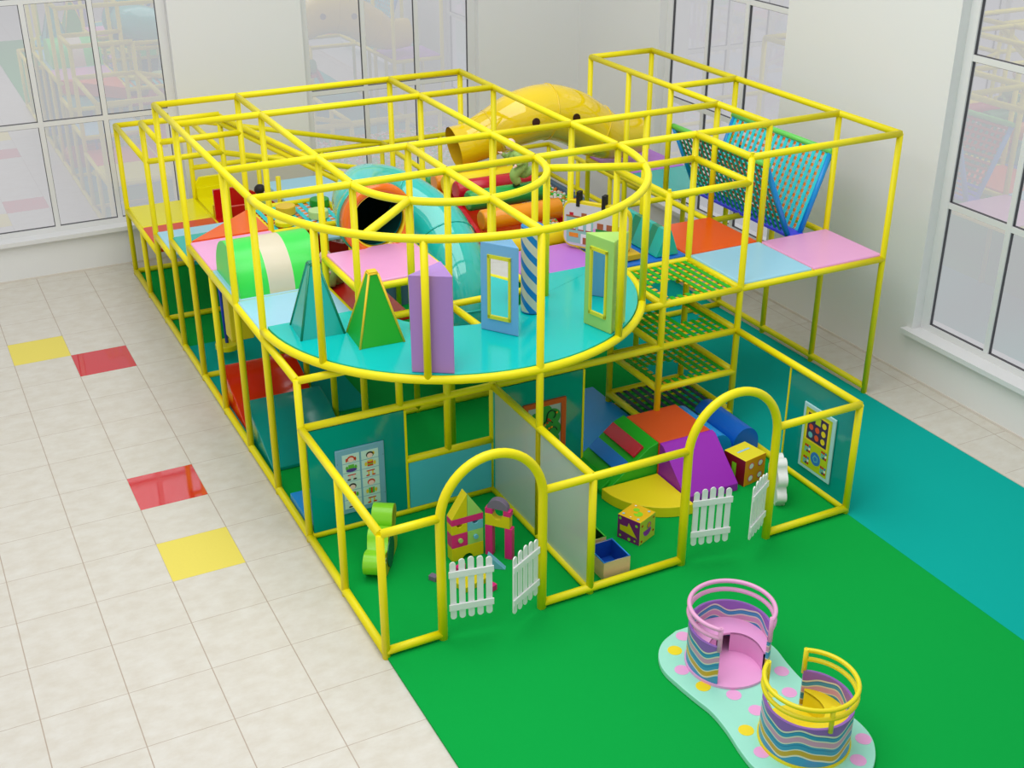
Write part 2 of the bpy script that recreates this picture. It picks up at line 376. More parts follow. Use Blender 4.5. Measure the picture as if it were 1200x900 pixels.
for z in (1.25, .75, .25):
    for a, b in [((4, 2), (5, 2)), ((4, 2), (4, 3)), ((5, 2), (5, 3)), ((4, 3), (5, 3))]:
        if z == 1.25 and b == (5, 2) and a == (4, 2): continue
        rail(tower, (*a, z), (*b, z))
MB().cyl((4, 2), .02, 2.97, 3.0, 8).build('post_cap', YEL, tower); MB().cyl((5, 2), .02, T, T+.05, 8).build('post_cap', YEL, tower)

pen = thing('play_pen_frame', 'low yellow padded tube fence around the two front play pens with two arched entrances', 'fence', (2.5, 1, 0))
for x, y, z in [(0, 0, F), (0, 1, F), (2, 0, F), (5, 0, F), (2, 1, F), (1.5, 2, RZ-.02)]: post(pen, x, y, z, 0 if x != 1.5 else .63)
for a, b in [((0, 0, F), (0, 2, F)), ((0, 0, F), (.53, 0, F)), ((1.5, 0, F), (3, 0, F)), ((4, 0, F), (5, 0, F)), ((5, 0, F), (5, 2, F)), ((0, 2, F), (5, 2, F)), ((2, 0, F), (2, 2, F)),
             ((0, 0, .07), (.53, 0, .07)), ((1.5, 0, .07), (3, 0, .07)), ((4, 0, .07), (5, 0, .07)), ((0, 0, G), (0, 2, G)), ((5, 0, G), (5, 2, G)), ((2, 0, G), (2, 2, G)), ((0, 2, G), (2, 2, G)),
             ((1.04, 2, .64), (2, 2, .64))]:
    rail(pen, a, b)
for x0, x1 in ((.53, 1.5), (3, 4)):
    c = (x0+x1)/2; r = (x1-x0)/2
    pts = [(x0, 0, 0), (x0, 0, .6), (x0, 0, 1.15)]+[(c-r*math.cos(PI*i/24), 0, 1.2+.53*math.sin(PI*i/24)) for i in range(25)]+[(x1, 0, 1.15), (x1, 0, .6), (x1, 0, 0)]
    MB().path(pts, .042).build('arch', YEL, pen)

pit = thing('ball_pit_fence', 'low yellow tube fence around the ball pit at the back', 'fence', (4, 8.5, 0))
for x, y, z in ((3, 10, 1.5), (4, 10, 1.5), (5, 10, 1.5), (5.6, 10, 1.5), (4, 9, 1.5), (4, 8, 1.5), (7, 10, 1.1), (7, 9, 1.1), (7, 8, 1.1), (6.3, 10, 1.1)): post(pit, x, y, z)
for a, b in [((2, 10, 1.5), (5.6, 10, 1.5)), ((4, 10, 1.5), (4, 8, 1.5)), ((5.6, 10, 1.1), (7, 10, 1.1)), ((7, 10, 1.1), (7, 7, 1.1)), ((2, 10, .6), (7, 10, .6)), ((7, 7, .6), (7, 10, .6))]: rail(pit, a, b)

# ------------------------------------------------------------------ deck pads
def pad(x0, x1, y0, y1, z, m, label, th=.05, name='deck_pad'):
    o = MB().box(x0+.012, x1-.012, y0+.012, y1-.012, z-th, z).build(name, m, None, .018); tag(o, label, 'padded deck', 'padded deck squares'); return o
pad(0, 1, 9, 10, 1.05, ydeck, 'bright yellow deck pad at the far left corner of the frame')
pad(0, 1, 8, 9, 1.05, redm, 'orange-red deck pad between the yellow and the light blue step at far left')
pad(0, 1, 7, 8, 1.30, sky, 'light blue step pad beside the turquoise step at far left')
pad(0, 1, 6, 7, 1.55, teal, 'turquoise step pad in front of the light blue step at far left')
pad(0, 1, 5, 6, 1.80, pink, 'pink deck pad behind the green and cream barrel')
pad(0, 1, 4, 5, 1.80, sky, 'light blue deck pad under the green and cream barrel')
pad(0, 1, 3, 4, 1.80, sky, 'light blue deck pad between the barrel and the round turquoise deck')
pad(1, 2, 3, 4, 2.16, pink, 'raised pink deck pad in front of the orange tube mouth')
pad(3, 4, 3, 4, 1.80, lilac, 'lilac deck pad behind the round turquoise deck')
pad(4, 5, 3, 4, 1.80, blue, 'blue deck pad carrying the teal striped wedge')
pad(5, 6, 3, 4, 1.80, orange, 'bright orange deck pad beside the V-shaped net bridge')
pad(5, 6, 2, 3, 1.80, sky, 'light blue deck pad at the front of the right tower, next to the ladder nets')
pad(6, 7, 2, 3, 1.80, pink, 'pink deck pad at the front right corner of the right tower')
pad(6, 7, 5, 6, 1.80, teal, 'turquoise deck pad at the far end of the net bridge')
pad(6, 7, 6, 7, 1.80, lilac, 'lilac deck pad at the end of the yellow tube slide')
pad(1, 2, 4, 6, 1.25, red, 'red landing pad under the disc net')
pad(2, 3, 7, 9.8, 1.2, sky, 'light blue landing pad behind the teal tube slide')
# round deck: half disc less a notch where the slide drops through
dk = [(C0[0]+1.955*math.cos(rad(a)), C0[1]+1.955*math.sin(rad(a))) for a in range(180, 361, 4)]
dk += [(3.96, 3.0), (3.0, 3.0), (2.78, 2.5), (2.4, 2.32), (2.0, 2.13), (1.9, 2.12), (1.6, 2.2), (1.3, 2.5), (1.05, 2.95), (1.0, 3.0)]
dk = [(max(.045, x), y) for x, y in dk]
tag(MB().prism(dk, RZ-.01, RZ+.035).build('round_deck', cyan, None, .01), 'glossy half-round turquoise deck with standing shapes on it', 'round deck')

# orange corner ramp, barrel
m2 = MB(); m2.add([(.04, 6.0, 1.81), (.62, 6.0, 1.81), (.98, 6.0, 1.81), (1.0, 6.98, 1.77), (.98, 6.9, 1.57), (.04, 6.0, 1.57), (.98, 6.0, 1.57)], [(0, 1, 3), (1, 2, 3), (0, 3, 4, 5), (2, 6, 4, 3), (0, 5, 6, 2, 1), (5, 4, 6)])
tag(m2.build('corner_ramp', orange), 'orange triangular padded ramp between the pink pad and the turquoise step', 'padded ramp')
br = MB(); n = 28
def barrel(x0, x1, mi):
    pr = [(4.5+.47*math.cos(PI*i/n), 1.8+.47*math.sin(PI*i/n)) for i in range(n+1)]
    b = len(br.v); k = n+1
    br.add([(x0, y, z) for y, z in pr]+[(x1, y, z) for y, z in pr], [(i, i+1, k+i+1, k+i) for i in range(n)], mi, True)
    br.add([(x0, y, z) for y, z in pr], [tuple(range(k))], mi); br.add([(x1, y, z) for y, z in pr], [tuple(range(k))], mi)
barrel(.06, .38, 0); barrel(.38, .66, 1); barrel(.66, .97, 0)
tag(br.build('half_barrel', [bgreen, cream]), 'half-round padded barrel striped green, cream and green across the left deck', 'padded barrel')

# ------------------------------------------------------------------ shapes on the round deck
DZ = RZ+.036
def frustum(name, corners, top, h, m, em, label, ew=.012):
    cx = sum(p[0] for p in corners)/4; cy = sum(p[1] for p in corners)/4
    t = thing(name, label, 'padded pyramid', (cx, cy, DZ))
    tp = [(cx+(p[0]-cx)*top, cy+(p[1]-cy)*top, DZ+h) for p in corners]; bt = [(p[0], p[1], DZ) for p in corners]
    MB().hexa(bt+tp).build('body', m, t)
    e = MB()
    for i in range(4): e.bar(bt[i], tp[i], ew, 6); e.bar(tp[i], tp[(i+1) % 4], ew*.8, 6)
    e.hexa([(p[0], p[1], p[2]) for p in tp]+[(p[0], p[1], p[2]+.02) for p in tp]); e.build('piping', em, t)
frustum('pyramid', [(.23, 2.52), (.66, 2.50), (.69, 2.92), (.26, 2.94)], .2, .68, teal, dteal, 'teal blunt-topped pyramid at the left of the round deck')
frustum('pyramid', [(.66, 2.08), (1.10, 2.06), (1.13, 2.50), (.69, 2.52)], .2, .66, green, mat('yellow_piping', (238, 200, 30), .4), 'green blunt-topped pyramid with yellow edges on the round deck')
tag(MB().prism([(.90, 1.41), (1.235, 1.20), (1.30, 1.60)], DZ, 2.84).build('triangular_column', violet, None, .01), 'tall plain purple triangular column at the front of the round deck', 'triangular column')
def mirror_column(pts, z1, m, label, fm=None):
    # pts: A,B front edge (mirror face), C behind
    A, B, Cc = [Vector((*p, 0)) for p in pts]
    t = thing('mirror_column', label, 'mirror column', ((A.x+B.x+Cc.x)/3, (A.y+B.y+Cc.y)/3, DZ))
    MB().prism([tuple(p[:2]) for p in (A, B, Cc)], DZ, z1).build('body', m, t, .01)
    d = (B-A).normalized(); nrm = Vector((d.y, -d.x, 0)); L = (B-A).length
    def P(u, o, z): q = A+d*u*L+nrm*o; return (q.x, q.y, z)
    z0m, z1m = DZ+.16, z1-.14
    MB().hexa([P(.24, .001, z0m), P(.76, .001, z0m), P(.76, -.01, z0m), P(.24, -.01, z0m), P(.24, .001, z1m), P(.76, .001, z1m), P(.76, -.01, z1m), P(.24, -.01, z1m)]).build('mirror_glass', mirror, t)
    fr = MB(); u0, u1 = .2, .8
    for a0, a1, b0, b1 in ((u0, u0+.06, z0m-.02, z1m+.02), (u1-.06, u1, z0m-.02, z1m+.02), (u0, u1, z0m-.025, z0m+.01), (u0, u1, z1m-.01, z1m+.025)):
        fr.hexa([P(a0, .014, b0), P(a1, .014, b0), P(a1, 0, b0), P(a0, 0, b0), P(a0, .014, b1), P(a1, .014, b1), P(a1, 0, b1), P(a0, 0, b1)])
    fr.build('mirror_frame', mat('mirror_frame_yellow', (222, 216, 40), .4), t)
mirror_column([(1.88, 2.0), (2.12, 1.66), (2.22, 2.10)], 2.80, cornf, 'light blue triangular column with a tall mirror on the round deck')
mirror_column([(2.84, 1.67), (2.935, 1.30), (3.22, 1.50)], 2.84, pgreen, 'pale green triangular column with a tall mirror at the right of the round deck')
# striped hanging column
sc = MB(); n = 36; zt, zb = 2.78, DZ+.02; cx, cy, r = 2.53, 2.17, .11; rows = 60
for i in range(n):
    for j in range(rows):
        a0, a1 = 2*PI*i/n, 2*PI*(i+1)/n; z0, z1 = zb+(zt-zb)*j/rows, zb+(zt-zb)*(j+1)/rows
        tw0, tw1 = 7.2*j/rows, 7.2*(j+1)/rows
        ph = (i % 9) < 4.5
        sc.add([(cx+r*math.cos(a0-tw0), cy+r*math.sin(a0-tw0), z0), (cx+r*math.cos(a1-tw0), cy+r*math.sin(a1-tw0), z0), (cx+r*math.cos(a1-tw1), cy+r*math.sin(a1-tw1), z1), (cx+r*math.cos(a0-tw1), cy+r*math.sin(a0-tw1), z1)], [(0, 1, 2, 3)], int(ph), True)
sc.cyl((cx, cy), r, zt-.001, zt+.02, 24, 0); sc.cyl((cx, cy), r, zb-.01, zb+.001, 24, 0)
tag(sc.build('striped_column', [mat('stripe_blue', (10, 128, 200), .4), cream], None), 'blue and cream spiral-striped round column between the two mirror columns', 'striped column')

# teal striped A-frame wedge on the blue pad
wz = MB()
ysg = [3.06, 3.24, 3.36, 3.60, 3.74, 3.94, 4.05]
for k in range(6):
    a, b = ysg[k], ysg[k+1]
    wz.prism([(4.60, 1.81), (4.90, 1.81), (4.79, 2.10), (4.73, 2.10)], a, b, 'y', 0 if k % 2 == 0 else 1)
tag(wz.build('striped_wedge', [teal, dteal]), 'teal wedge with dark green stripes standing on the blue deck pad', 'padded wedge')
tag(MB().box(4.12, 4.42, 3.1, 3.9, 1.81, 1.88).build('step_block', mat('ochre_vinyl', (214, 176, 20), .4), None, .01), 'low ochre step block on the blue deck pad', 'padded block')

# ------------------------------------------------------------------ nets
def flatnet(name, x0, x1, y0, y1, z, n, mA, mB, label, hole=None, wd=.5, cat='net', group=None, par=None):
    a = MB(); b = MB(); s = (x1-x0)/n; h = .004
    for i in range(n):
        c = x0+(i+.5)*s; hw = s*wd/2
        segs = [(y0, y1)]
        if hole and hole[0] < c < hole[1]: segs = [(y0, hole[2]), (hole[3], y1)]
        for p, q in segs: a.box(c-hw, c+hw, p, q, z+h, z+2*h)
    k = round((y1-y0)/s)
    for j in range(k):
        c = y0+(j+.5)*(y1-y0)/k; hw = s*wd/2
        segs = [(x0, x1)]
        if hole and hole[2] < c < hole[3]: segs = [(x0, hole[0]), (hole[1], x1)]
        for p, q in segs: b.box(p, q, c-hw, c+hw, z-h, z)
    t = thing(name, label, cat, ((x0+x1)/2, (y0+y1)/2, z), group)
    a.build('lengthwise_straps', mA, t); b.build('crosswise_straps', mB, t); return t
gstrap = mat('green_strap', (10, 176, 10), .6); ystrap = mat('yellow_strap', (240, 180, 20), .6); nstrap = mat('navy_strap', (16, 40, 84), .6)
gr = 'woven strap nets stacked as ladder levels'
hole = (4.18, 4.55, 2.15, 2.52)
flatnet('ladder_net', 4.04, 4.96, 2.04, 2.96, 1.74, 9, gstrap, ystrap, 'topmost green and yellow woven strap net of the ladder shaft', hole, .55, group=gr)
flatnet('ladder_net', 4.04, 4.96, 2.04, 2.96, 1.25, 9, gstrap, ystrap, 'second green and yellow woven strap net from the top of the ladder shaft', (4.5, 4.85, 2.45, 2.85), .55, group=gr)
flatnet('ladder_net', 4.04, 4.96, 2.04, 2.96, .75, 9, gstrap, ystrap, 'third green and yellow woven strap net from the top of the ladder shaft', hole, .55, group=gr)
flatnet('ladder_net', 4.04, 4.96, 2.04, 2.96, .25, 9, nstrap, gstrap, 'lowest navy and green woven strap net near the floor of the ladder shaft', None, .5, group=gr)
cst = mat('cyan_strap', (40, 200, 206), .6); ost = mat('orange_strap', (238, 132, 40), .6)
flatnet('disc_net', 1.04, 1.96, 6.04, 6.96, 1.74, 8, cst, ost, 'flat cyan and orange woven net that carries four round stepping discs', None, .5)
for (x, y), h, m, l in [((1.38, 6.62), .11, mat('disc_ochre', (226, 190, 40), .4), 'ochre round stepping disc at the back left of the disc net'), ((1.24, 6.22), .06, ydeck, 'low yellow round stepping disc at the front left of the disc net'),
                     ((1.70, 6.30), .10, mat('disc_palegreen', (188, 222, 150), .4), 'pale green round stepping disc at the front of the disc net'), ((1.86, 6.72), .10, mat('disc_green', (18, 150, 30), .4), 'dark green round stepping disc at the back right of the disc net')]:
    tag(MB().cyl((x, y), .125, 1.755, 1.755+h, 28).build('stepping_disc', m, None, .012), l, 'stepping disc', 'stepping discs on the net')
# V-shaped rope bridge
def slantnet(name, xt, xb, y0, y1, zt, zb, nv, nh, mV, mH, mlow, off, label):
    t = thing(name, label, 'net bridge side', ((xt+xb)/2, (y0+y1)/2, zb))
    v = MB(); hh = MB(); s = (y1-y0)/nv
    for i in range(nv):
        c = y0+(i+.5)*s; w_ = s*.25
        v.hexa([(xb+off, c-w_, zb), (xb+off+.006, c-w_, zb), (xb+off+.006, c+w_, zb), (xb+off, c+w_, zb), (xt+off, c-w_, zt), (xt+off+.006, c-w_, zt), (xt+off+.006, c+w_, zt), (xt+off, c+w_, zt)])
    for j in range(nh):
        f0 = (j+.28)/nh; f1 = (j+.72)/nh; mi = 1 if j < nh*.12 and mlow else 0
        q = [(xb+(xt-xb)*f, zb+(zt-zb)*f) for f in (f0, f1)]
        hh.hexa([(q[0][0], y0, q[0][1]), (q[0][0]+.004, y0, q[0][1]), (q[0][0]+.004, y1, q[0][1]), (q[0][0], y1, q[0][1]), (q[1][0], y0, q[1][1]), (q[1][0]+.004, y0, q[1][1]), (q[1][0]+.004, y1, q[1][1]), (q[1][0], y1, q[1][1])], mi)
    v.build('upright_straps', mV, t); hh.build('lengthwise_straps', [mH, mlow or mH], t)
    MB().bar((xt, y0-.03, zt+.02), (xt, y1+.03, zt+.02), .036).build('top_bar', mat('green_bar', (112, 220, 100), .35), t)
    for y in (y0, y1): MB().bar((xb, y, zb-.02), (xt, y, zt), .033).build('side_bar', bluebar, t)
slantnet('net_bridge_side', 6.05, 6.46, 3.05, 4.95, 2.68, 1.80, 20, 12, mat('teal_strap', (20, 160, 136), .6), mat('rust_strap', (214, 76, 34), .6), mat('royal_strap', (60, 70, 240), .6), -.012, 'near woven side of the V-shaped rope bridge in teal and rust straps')
slantnet('net_bridge_side', 6.98, 6.64, 3.05, 4.95, 2.72, 1.80, 18, 12, mat('aqua_strap', (40, 220, 232), .6), ost, None, -.012, 'far woven side of the V-shaped rope bridge in aqua and orange straps')
tag(MB().box(6.44, 6.66, 3.0, 5.0, 1.76, 1.79).build('bridge_walkway', mat('royal_vinyl', (70, 70, 240), .5)), 'narrow royal blue walkway at the bottom of the V-shaped rope bridge', 'walkway')

# ------------------------------------------------------------------ slides and tubes
def spline(P, n):
    out = []; Q = [Vector(p) for p in P]; Q = [Q[0]*2-Q[1]]+Q+[Q[-1]*2-Q[-2]]
    for i in range(1, len(Q)-2):
        for k in range(n):
            t = k/n; a, b, c, d = Q[i-1:i+3]
            out.append(.5*((2*b)+(c-a)*t+(2*a-5*b+4*c-d)*t*t+(3*b-a-3*c+d)*t**3))
    out.append(Q[-2]); return [tuple(p) for p in out]
def radii(vals, n):
    out = []
    for i in range(len(vals)-1):
        for k in range(n): t = k/n; out.append(vals[i]+(vals[i+1]-vals[i])*t)
    return out+[vals[-1]]
ts = thing('tube_slide', 'big yellow fibreglass tube slide arching over the ball pit', 'tube slide', (5, 6.5, 0))
YP = [(3.72, 6.62, 2.30), (3.95, 6.6, 2.35), (4.25, 6.55, 2.47), (4.62, 6.5, 2.62), (5.02, 6.5, 2.66), (5.42, 6.5, 2.54), (5.78, 6.5, 2.32), (6.1, 6.5, 2.18), (6.5, 6.5, 2.18)]
yr = [.285, .27, .31, .36, .37, .37, .36, .30, .27]
pp = spline(YP, 6); rr_ = radii(yr, 6)
MB().path(pp, rr_, 28, cap=False).build('tube', tube_y, ts)
MB().path(pp, [q-.012 for q in rr_], 28, cap=False).build('tube_lining', tube_y2, ts)
for i in (12, 24, 36):
    a_ = Vector(pp[i]); d = (Vector(pp[i+1])-a_).normalized()*.006
    MB().path([tuple(a_-d), tuple(a_+d)], [rr_[i]+.008]*2, 28).build('flange', tube_y, ts)
for i, ang, sgn in ((19, .02, -1), (28, .10, -1), (19, .1, 1), (28, .1, 1)):
    a_ = Vector(pp[i]); t_v = (Vector(pp[i+1])-a_).normalized(); side = Vector((0, sgn, 0)); nv = (side*math.cos(ang)+Vector((0, 0, 1))*math.sin(ang)).normalized()
    c = a_+nv*(rr_[i]-.004); MB().path([tuple(c-nv*.01), tuple(c+nv*.012)], .056, 20).build('porthole', mat('porthole_dark', (60, 30, 10), .15), ts)

tt = thing('tube_slide', 'turquoise fibreglass tube slide curling down from the orange ring mouth', 'tube slide', (2, 4, 0))
TP = [(1.62, 4.06, 2.44), (1.64, 4.5, 2.46), (1.84, 4.88, 2.43), (2.2, 4.98, 2.3), (2.52, 4.6, 2.05), (2.56, 4.12, 1.75), (2.54, 3.85, 1.35), (2.54, 3.95, .95), (2.6, 4.2, .6), (2.7, 4.6, .42)]
tp_ = spline(TP, 6)
MB().path(tp_, [.305+.05*min(1, i/12) for i in range(len(tp_))], 28, cap=False).build('tube', tube_t, tt)
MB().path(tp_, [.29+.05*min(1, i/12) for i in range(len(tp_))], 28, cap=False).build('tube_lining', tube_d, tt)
for i in (18, 27, 36):
    a_ = Vector(tp_[i]); d = (Vector(tp_[i+1])-a_).normalized()*.008; MB().path([tuple(a_-d), tuple(a_+d)], [.364]*2, 28).build('flange', tube_t, tt)
# ring mouth: lathe about y axis
def ringm(c, prof, mats, par, nm):
    m = MB(); n = 40; k = len(prof)
    vs = [(c[0]+r*math.cos(2*PI*i/n), c[1]+y, c[2]+r*math.sin(2*PI*i/n)) for i in range(n) for r, y in prof]
    fs = [(i*k+j, i*k+(j+1) % k, ((i+1) % n)*k+(j+1) % k, ((i+1) % n)*k+j) for i in range(n) for j in range(k)]
    m.add(vs, fs, 0, True); return m.build(nm, mats, par)
RC = (1.62, 4.0, 2.44)
ringm(RC, [(.41, .08), (.41, -.02), (.39, -.06), (.34, -.07), (.31, -.045), (.305, .06)], ringo, tt, 'ring_mouth')
ringm(RC, [(.425, .16), (.425, .08), (.31, .08), (.31, .16)], tube_t, tt, 'ring_flange')
ringm(RC, [(.325, .02), (.325, -.035), (.30, -.042), (.29, .02)], tube_y, tt, 'ring_trim')

def trough(name, x0, x1, y0, y1, zt, zb, m, label, wallh=.22, hood=None):
    t = thing(name, label, 'slide', ((x0+x1)/2, (y0+y1)/2, 0))
    n = 14; pts = []
    for i in range(n+1): u = i/n; w_ = min(1, max(0, (u-.12)/.75)); pts.append((x0+(x1-x0)*u, zb+(zt-zb)*(.5+.5*math.cos(PI*w_))))
    bed = MB(); th = .04
    for i in range(n):
        (xa, za), (xb, zb_) = pts[i], pts[i+1]
        bed.hexa([(xa, y0, za-th), (xb, y0, zb_-th), (xb, y1, zb_-th), (xa, y1, za-th), (xa, y0, za), (xb, y0, zb_), (xb, y1, zb_), (xa, y1, za)])
    bed.build('slide_bed', m, t)
    for yy in (y0, y1-.05):
        w_ = MB()
        for i in range(n):
            (xa, za), (xb, zb_) = pts[i], pts[i+1]
            w_.hexa([(xa, yy, za), (xb, yy, zb_), (xb, yy+.05, zb_), (xa, yy+.05, za), (xa, yy, za+wallh), (xb, yy, zb_+wallh), (xb, yy+.05, zb_+wallh), (xa, yy+.05, za+wallh)])
        w_.build('side_wall', m, t)
    if hood: 
        MB().prism(hood, y1+.002, y1+.05, 'y').build('entry_panel', m, t, .01)
    return t
trough('slide', 1.02, 3.0, 9.0, 9.95, 1.05, .25, ydeck, 'yellow slide starting at the yellow deck pad at far left', .16, [(1.02, .95), (1.6, .9), (1.6, 1.28), (1.52, 1.36), (1.08, 1.36), (1.02, 1.28)])
trough('slide', 1.02, 3.0, 8.05, 8.93, 1.05, .25, red, 'glossy red slide starting beside the orange-red deck pad at far left', .42)

# roller bridge
rb = thing('roller_bridge', 'arched climbing bridge of padded rollers with red sides leading to the ball pit', 'roller bridge', (3.55, 5.2, 1.7))
rolls = [(4.16, 1.84, amber, yvin), (4.62, 2.00, amber, amber), (5.10, 2.09, green, green), (5.56, 2.08, crimson, crimson), (6.02, 2.02, yvin, yvin), (6.46, 1.92, amber, amber), (6.9, 1.8, green, green)]
cols = ['amber', 'orange', 'green', 'crimson', 'yellow', 'amber', 'green']
rm = [yvin, amber, mat('roller_green', (40, 160, 74), .2), crimson, yvin, amber, mat('roller_green', (40, 160, 74), .2)]
def rox(y): return .06+.11*max(0, y-4.3)
for (y, z, _, _), m_ in zip(rolls, rm):
    q_ = rox(y); MB().path([(3.05+q_, y, z), (3.07+q_, y, z), (4.09+q_, y, z), (4.11+q_, y, z)], [.105, .125, .125, .105], 24).build('roller', m_, rb)
for x in (2.97, 4.13):
    s_ = MB(); pr = [(y, z-.16) for y, z, *_ in rolls]; pr = [(3.98, 1.6)]+pr+[(7.1, 1.5)]
    for i in range(len(pr)-1):
        (ya, za), (yb, zb_) = pr[i], pr[i+1]; xa, xb = x+rox(ya), x+rox(yb)
        s_.hexa([(xa, ya, za-.06), (xa+.05, ya, za-.06), (xb+.05, yb, zb_-.06), (xb, yb, zb_-.06), (xa, ya, za+.06), (xa+.05, ya, za+.06), (xb+.05, yb, zb_+.06), (xb, yb, zb_+.06)])
    s_.build('side_beam', crimson, rb)
MB().hexa([(3.09, 4, 1.62), (4.17, 4, 1.62), (4.42, 7.05, 1.62), (3.34, 7.05, 1.62), (3.09, 4, 1.68), (4.17, 4, 1.68), (4.42, 7.05, 1.68), (3.34, 7.05, 1.68)]).build('base_pad', red, rb)

# picture board hanging at an angle
bd = thing('picture_board', 'hanging rounded board with a printed town scene and yellow rim', 'picture board', (4.1, 3.55, 1.84))
A0 = Vector((3.84, 3.88, 0)); dv = Vector((.45, -.67, 0)).normalized(); nb = Vector((-.67, -.45, 0)).normalized()
LBD = .84
def bp(u, z, o=0): q = A0+dv*u*LBD+nb*o; return (q.x, q.y, z)
def rrect(u0, u1, z0, z1, r, n=6):
    out = []; ru = r/LBD
    for cx_, cz, a0 in ((u1-ru, z1-r, 0), (u0+ru, z1-r, 90), (u0+ru, z0+r, 180), (u1-ru, z0+r, 270)):
        for i in range(n+1): a = rad(a0+90*i/n); out.append((cx_+ru*math.cos(a), cz+r*math.sin(a)))
    return out
def bprism(poly, o0, o1, mb=None, mi=0):
    mb = mb or MB(); n = len(poly)
    mb.add([bp(u, z, o0) for u, z in poly]+[bp(u, z, o1) for u, z in poly], [(i, (i+1) % n, n+(i+1) % n, n+i) for i in range(n)]+[tuple(range(n)), tuple(range(n, 2*n))], mi); return mb
ZB, ZT = 1.83, 2.38
bprism(rrect(0, 1, ZB, ZT, .12), -.06, 0).build('rim', mat('board_yellow', (238, 214, 20), .4), bd)
bprism(rrect(.02, .98, ZB+.02, ZT-.03, .10), .0, .004).build('printed_face', mat('board_sky', (214, 214, 218), .3), bd)
pr = MB(); PM = [mat('print_mint', (150, 204, 190), .4), brown, mat('print_white', (236, 240, 240), .4), gpaint, amber, pink, crimson]
def pq(u0, u1, z0, z1, mi, o=.0045): bprism([(u0, z0), (u1, z0), (u1, z1), (u0, z1)], .004, o+.001, pr, mi)
pq(.06, .46, ZB+.05, ZB+.36, 0); pq(.46, .9, ZB+.05, ZB+.26, 5, .0043)
pq(.05, .47, ZB+.355, ZB+.375, 1, .006); pq(.10, .16, ZB+.375, ZB+.41, 6); pq(.28, .36, ZB+.375, ZB+.42, 1)
for u in (.12, .24, .36): pq(u, u+.07, ZB+.22, ZB+.31, 2, .0065); pq(u-.01, u+.08, ZB+.205, ZB+.22, 1, .0068)
pq(.28, .4, ZB+.05, ZB+.17, 2, .0065); pq(.31, .37, ZB+.05, ZB+.13, 1, .0075); pq(.1, .24, ZB+.12, ZB+.17, 4, .0065)
for u in (.52, .66, .8): pq(u, u+.09, ZB+.26, ZB+.33, 1, .0065)
pq(.5, .9, ZB+.22, ZB+.26, 3, .006)
pr.build('printed_town', PM, bd)
for u in (.20, .58): bprism([(u, ZT-.06), (u+.05, ZT-.06), (u+.05, ZT+.11), (u, ZT+.11)], -.07, .012).build('strap', black, bd)

# ------------------------------------------------------------------ ball pit
bc = [mat('ball_green', (20, 200, 40), .3), mat('ball_orange', (240, 130, 30), .3), mat('ball_white', (236, 236, 230), .3)]
def ico(sub):
    bm = bmesh.new(); bmesh.ops.create_icosphere(bm, subdivisions=sub, radius=.03*U)
    v = [tuple(x.co) for x in bm.verts]; f_ = [tuple(q.index for q in p.verts) for p in bm.faces]; bm.free(); return v, f_
cells = []
s = .056
jy = 0; y = 7.15
while y < 9.95:
    x = 2.15 + (s/2 if jy % 2 else 0)
    while x < 6.93:
        if True:
            cells.append((x+random.uniform(-.008, .008), y+random.uniform(-.008, .008), .44+random.uniform(-.02, .02)))
        x += s
    jy += 1; y += s*.87
def seen(p):   # the openings through which the photo looks onto the pit
    x, y, z = p
    return (4.25 < x < 5.1 and 8.0 < y < 8.8) or (5.7 < x < 6.93 and 8.0 < y < 9.4)
near = [c for c in cells if seen(c)]; random.shuffle(near); near = near[:300]; ns = set(near)
iv, if_ = ico(3)
bme = []
for k in range(3):
    me = bpy.data.meshes.new('ball'); me.from_pydata(iv, [], if_); me.materials.append(bc[k]); me.polygons.foreach_set('use_smooth', [True]*len(if_)); bme.append(me)
bn = ['green', 'orange', 'white']
for c in near:
    k = random.choice((0, 1, 2)); o = bpy.data.objects.new('ball', bme[k]); COL.objects.link(o); o.location = [v*U for v in c]
    tag(o, '%s plastic ball lying in the ball pit' % bn[k], 'ball', '%s balls in the ball pit' % bn[k])
rest = [c for c in cells if c not in ns]; iv, if_ = ico(2)
VV = []; FF = []; MI = []
for c in rest:
    b = len(VV); VV += [(v[0]+c[0]*U, v[1]+c[1]*U, v[2]+c[2]*U) for v in iv]; FF += [(q[0]+b, q[1]+b, q[2]+b) for q in if_]; MI += [random.choice((0, 1, 2))]*len(if_)
me = bpy.data.meshes.new('pit_balls'); me.from_pydata(VV, [], FF)
for m_ in bc: me.materials.append(m_)
me.polygons.foreach_set('material_index', MI); me.polygons.foreach_set('use_smooth', [True]*len(FF)); me.update()
o = bpy.data.objects.new('pit_balls', me); COL.objects.link(o); tag(o, 'sea of green, orange and white balls filling the pit', 'balls', kind='stuff')
pw = thing('ball_pit_tub', 'soft-walled tub of the ball pit with slate blue sides', 'ball pit', (4.1, 8.5, 0))
slate = mat('slate_blue_vinyl', (84, 118, 150), .5)
MB().box(2.05, 7.0, 7.05, 9.95, .022, .38).build('base', slate, pw)
MB().box(6.93, 7.03, 7.05, 9.95, .2, .5).build('wall_pad', slate, pw); MB().box(2.0, 7.03, 9.95, 10.05, .022, .45).build('wall_pad', slate, pw); MB().box(2.0, 2.12, 7.1, 10, .2, .45).build('wall_pad', slate, pw)

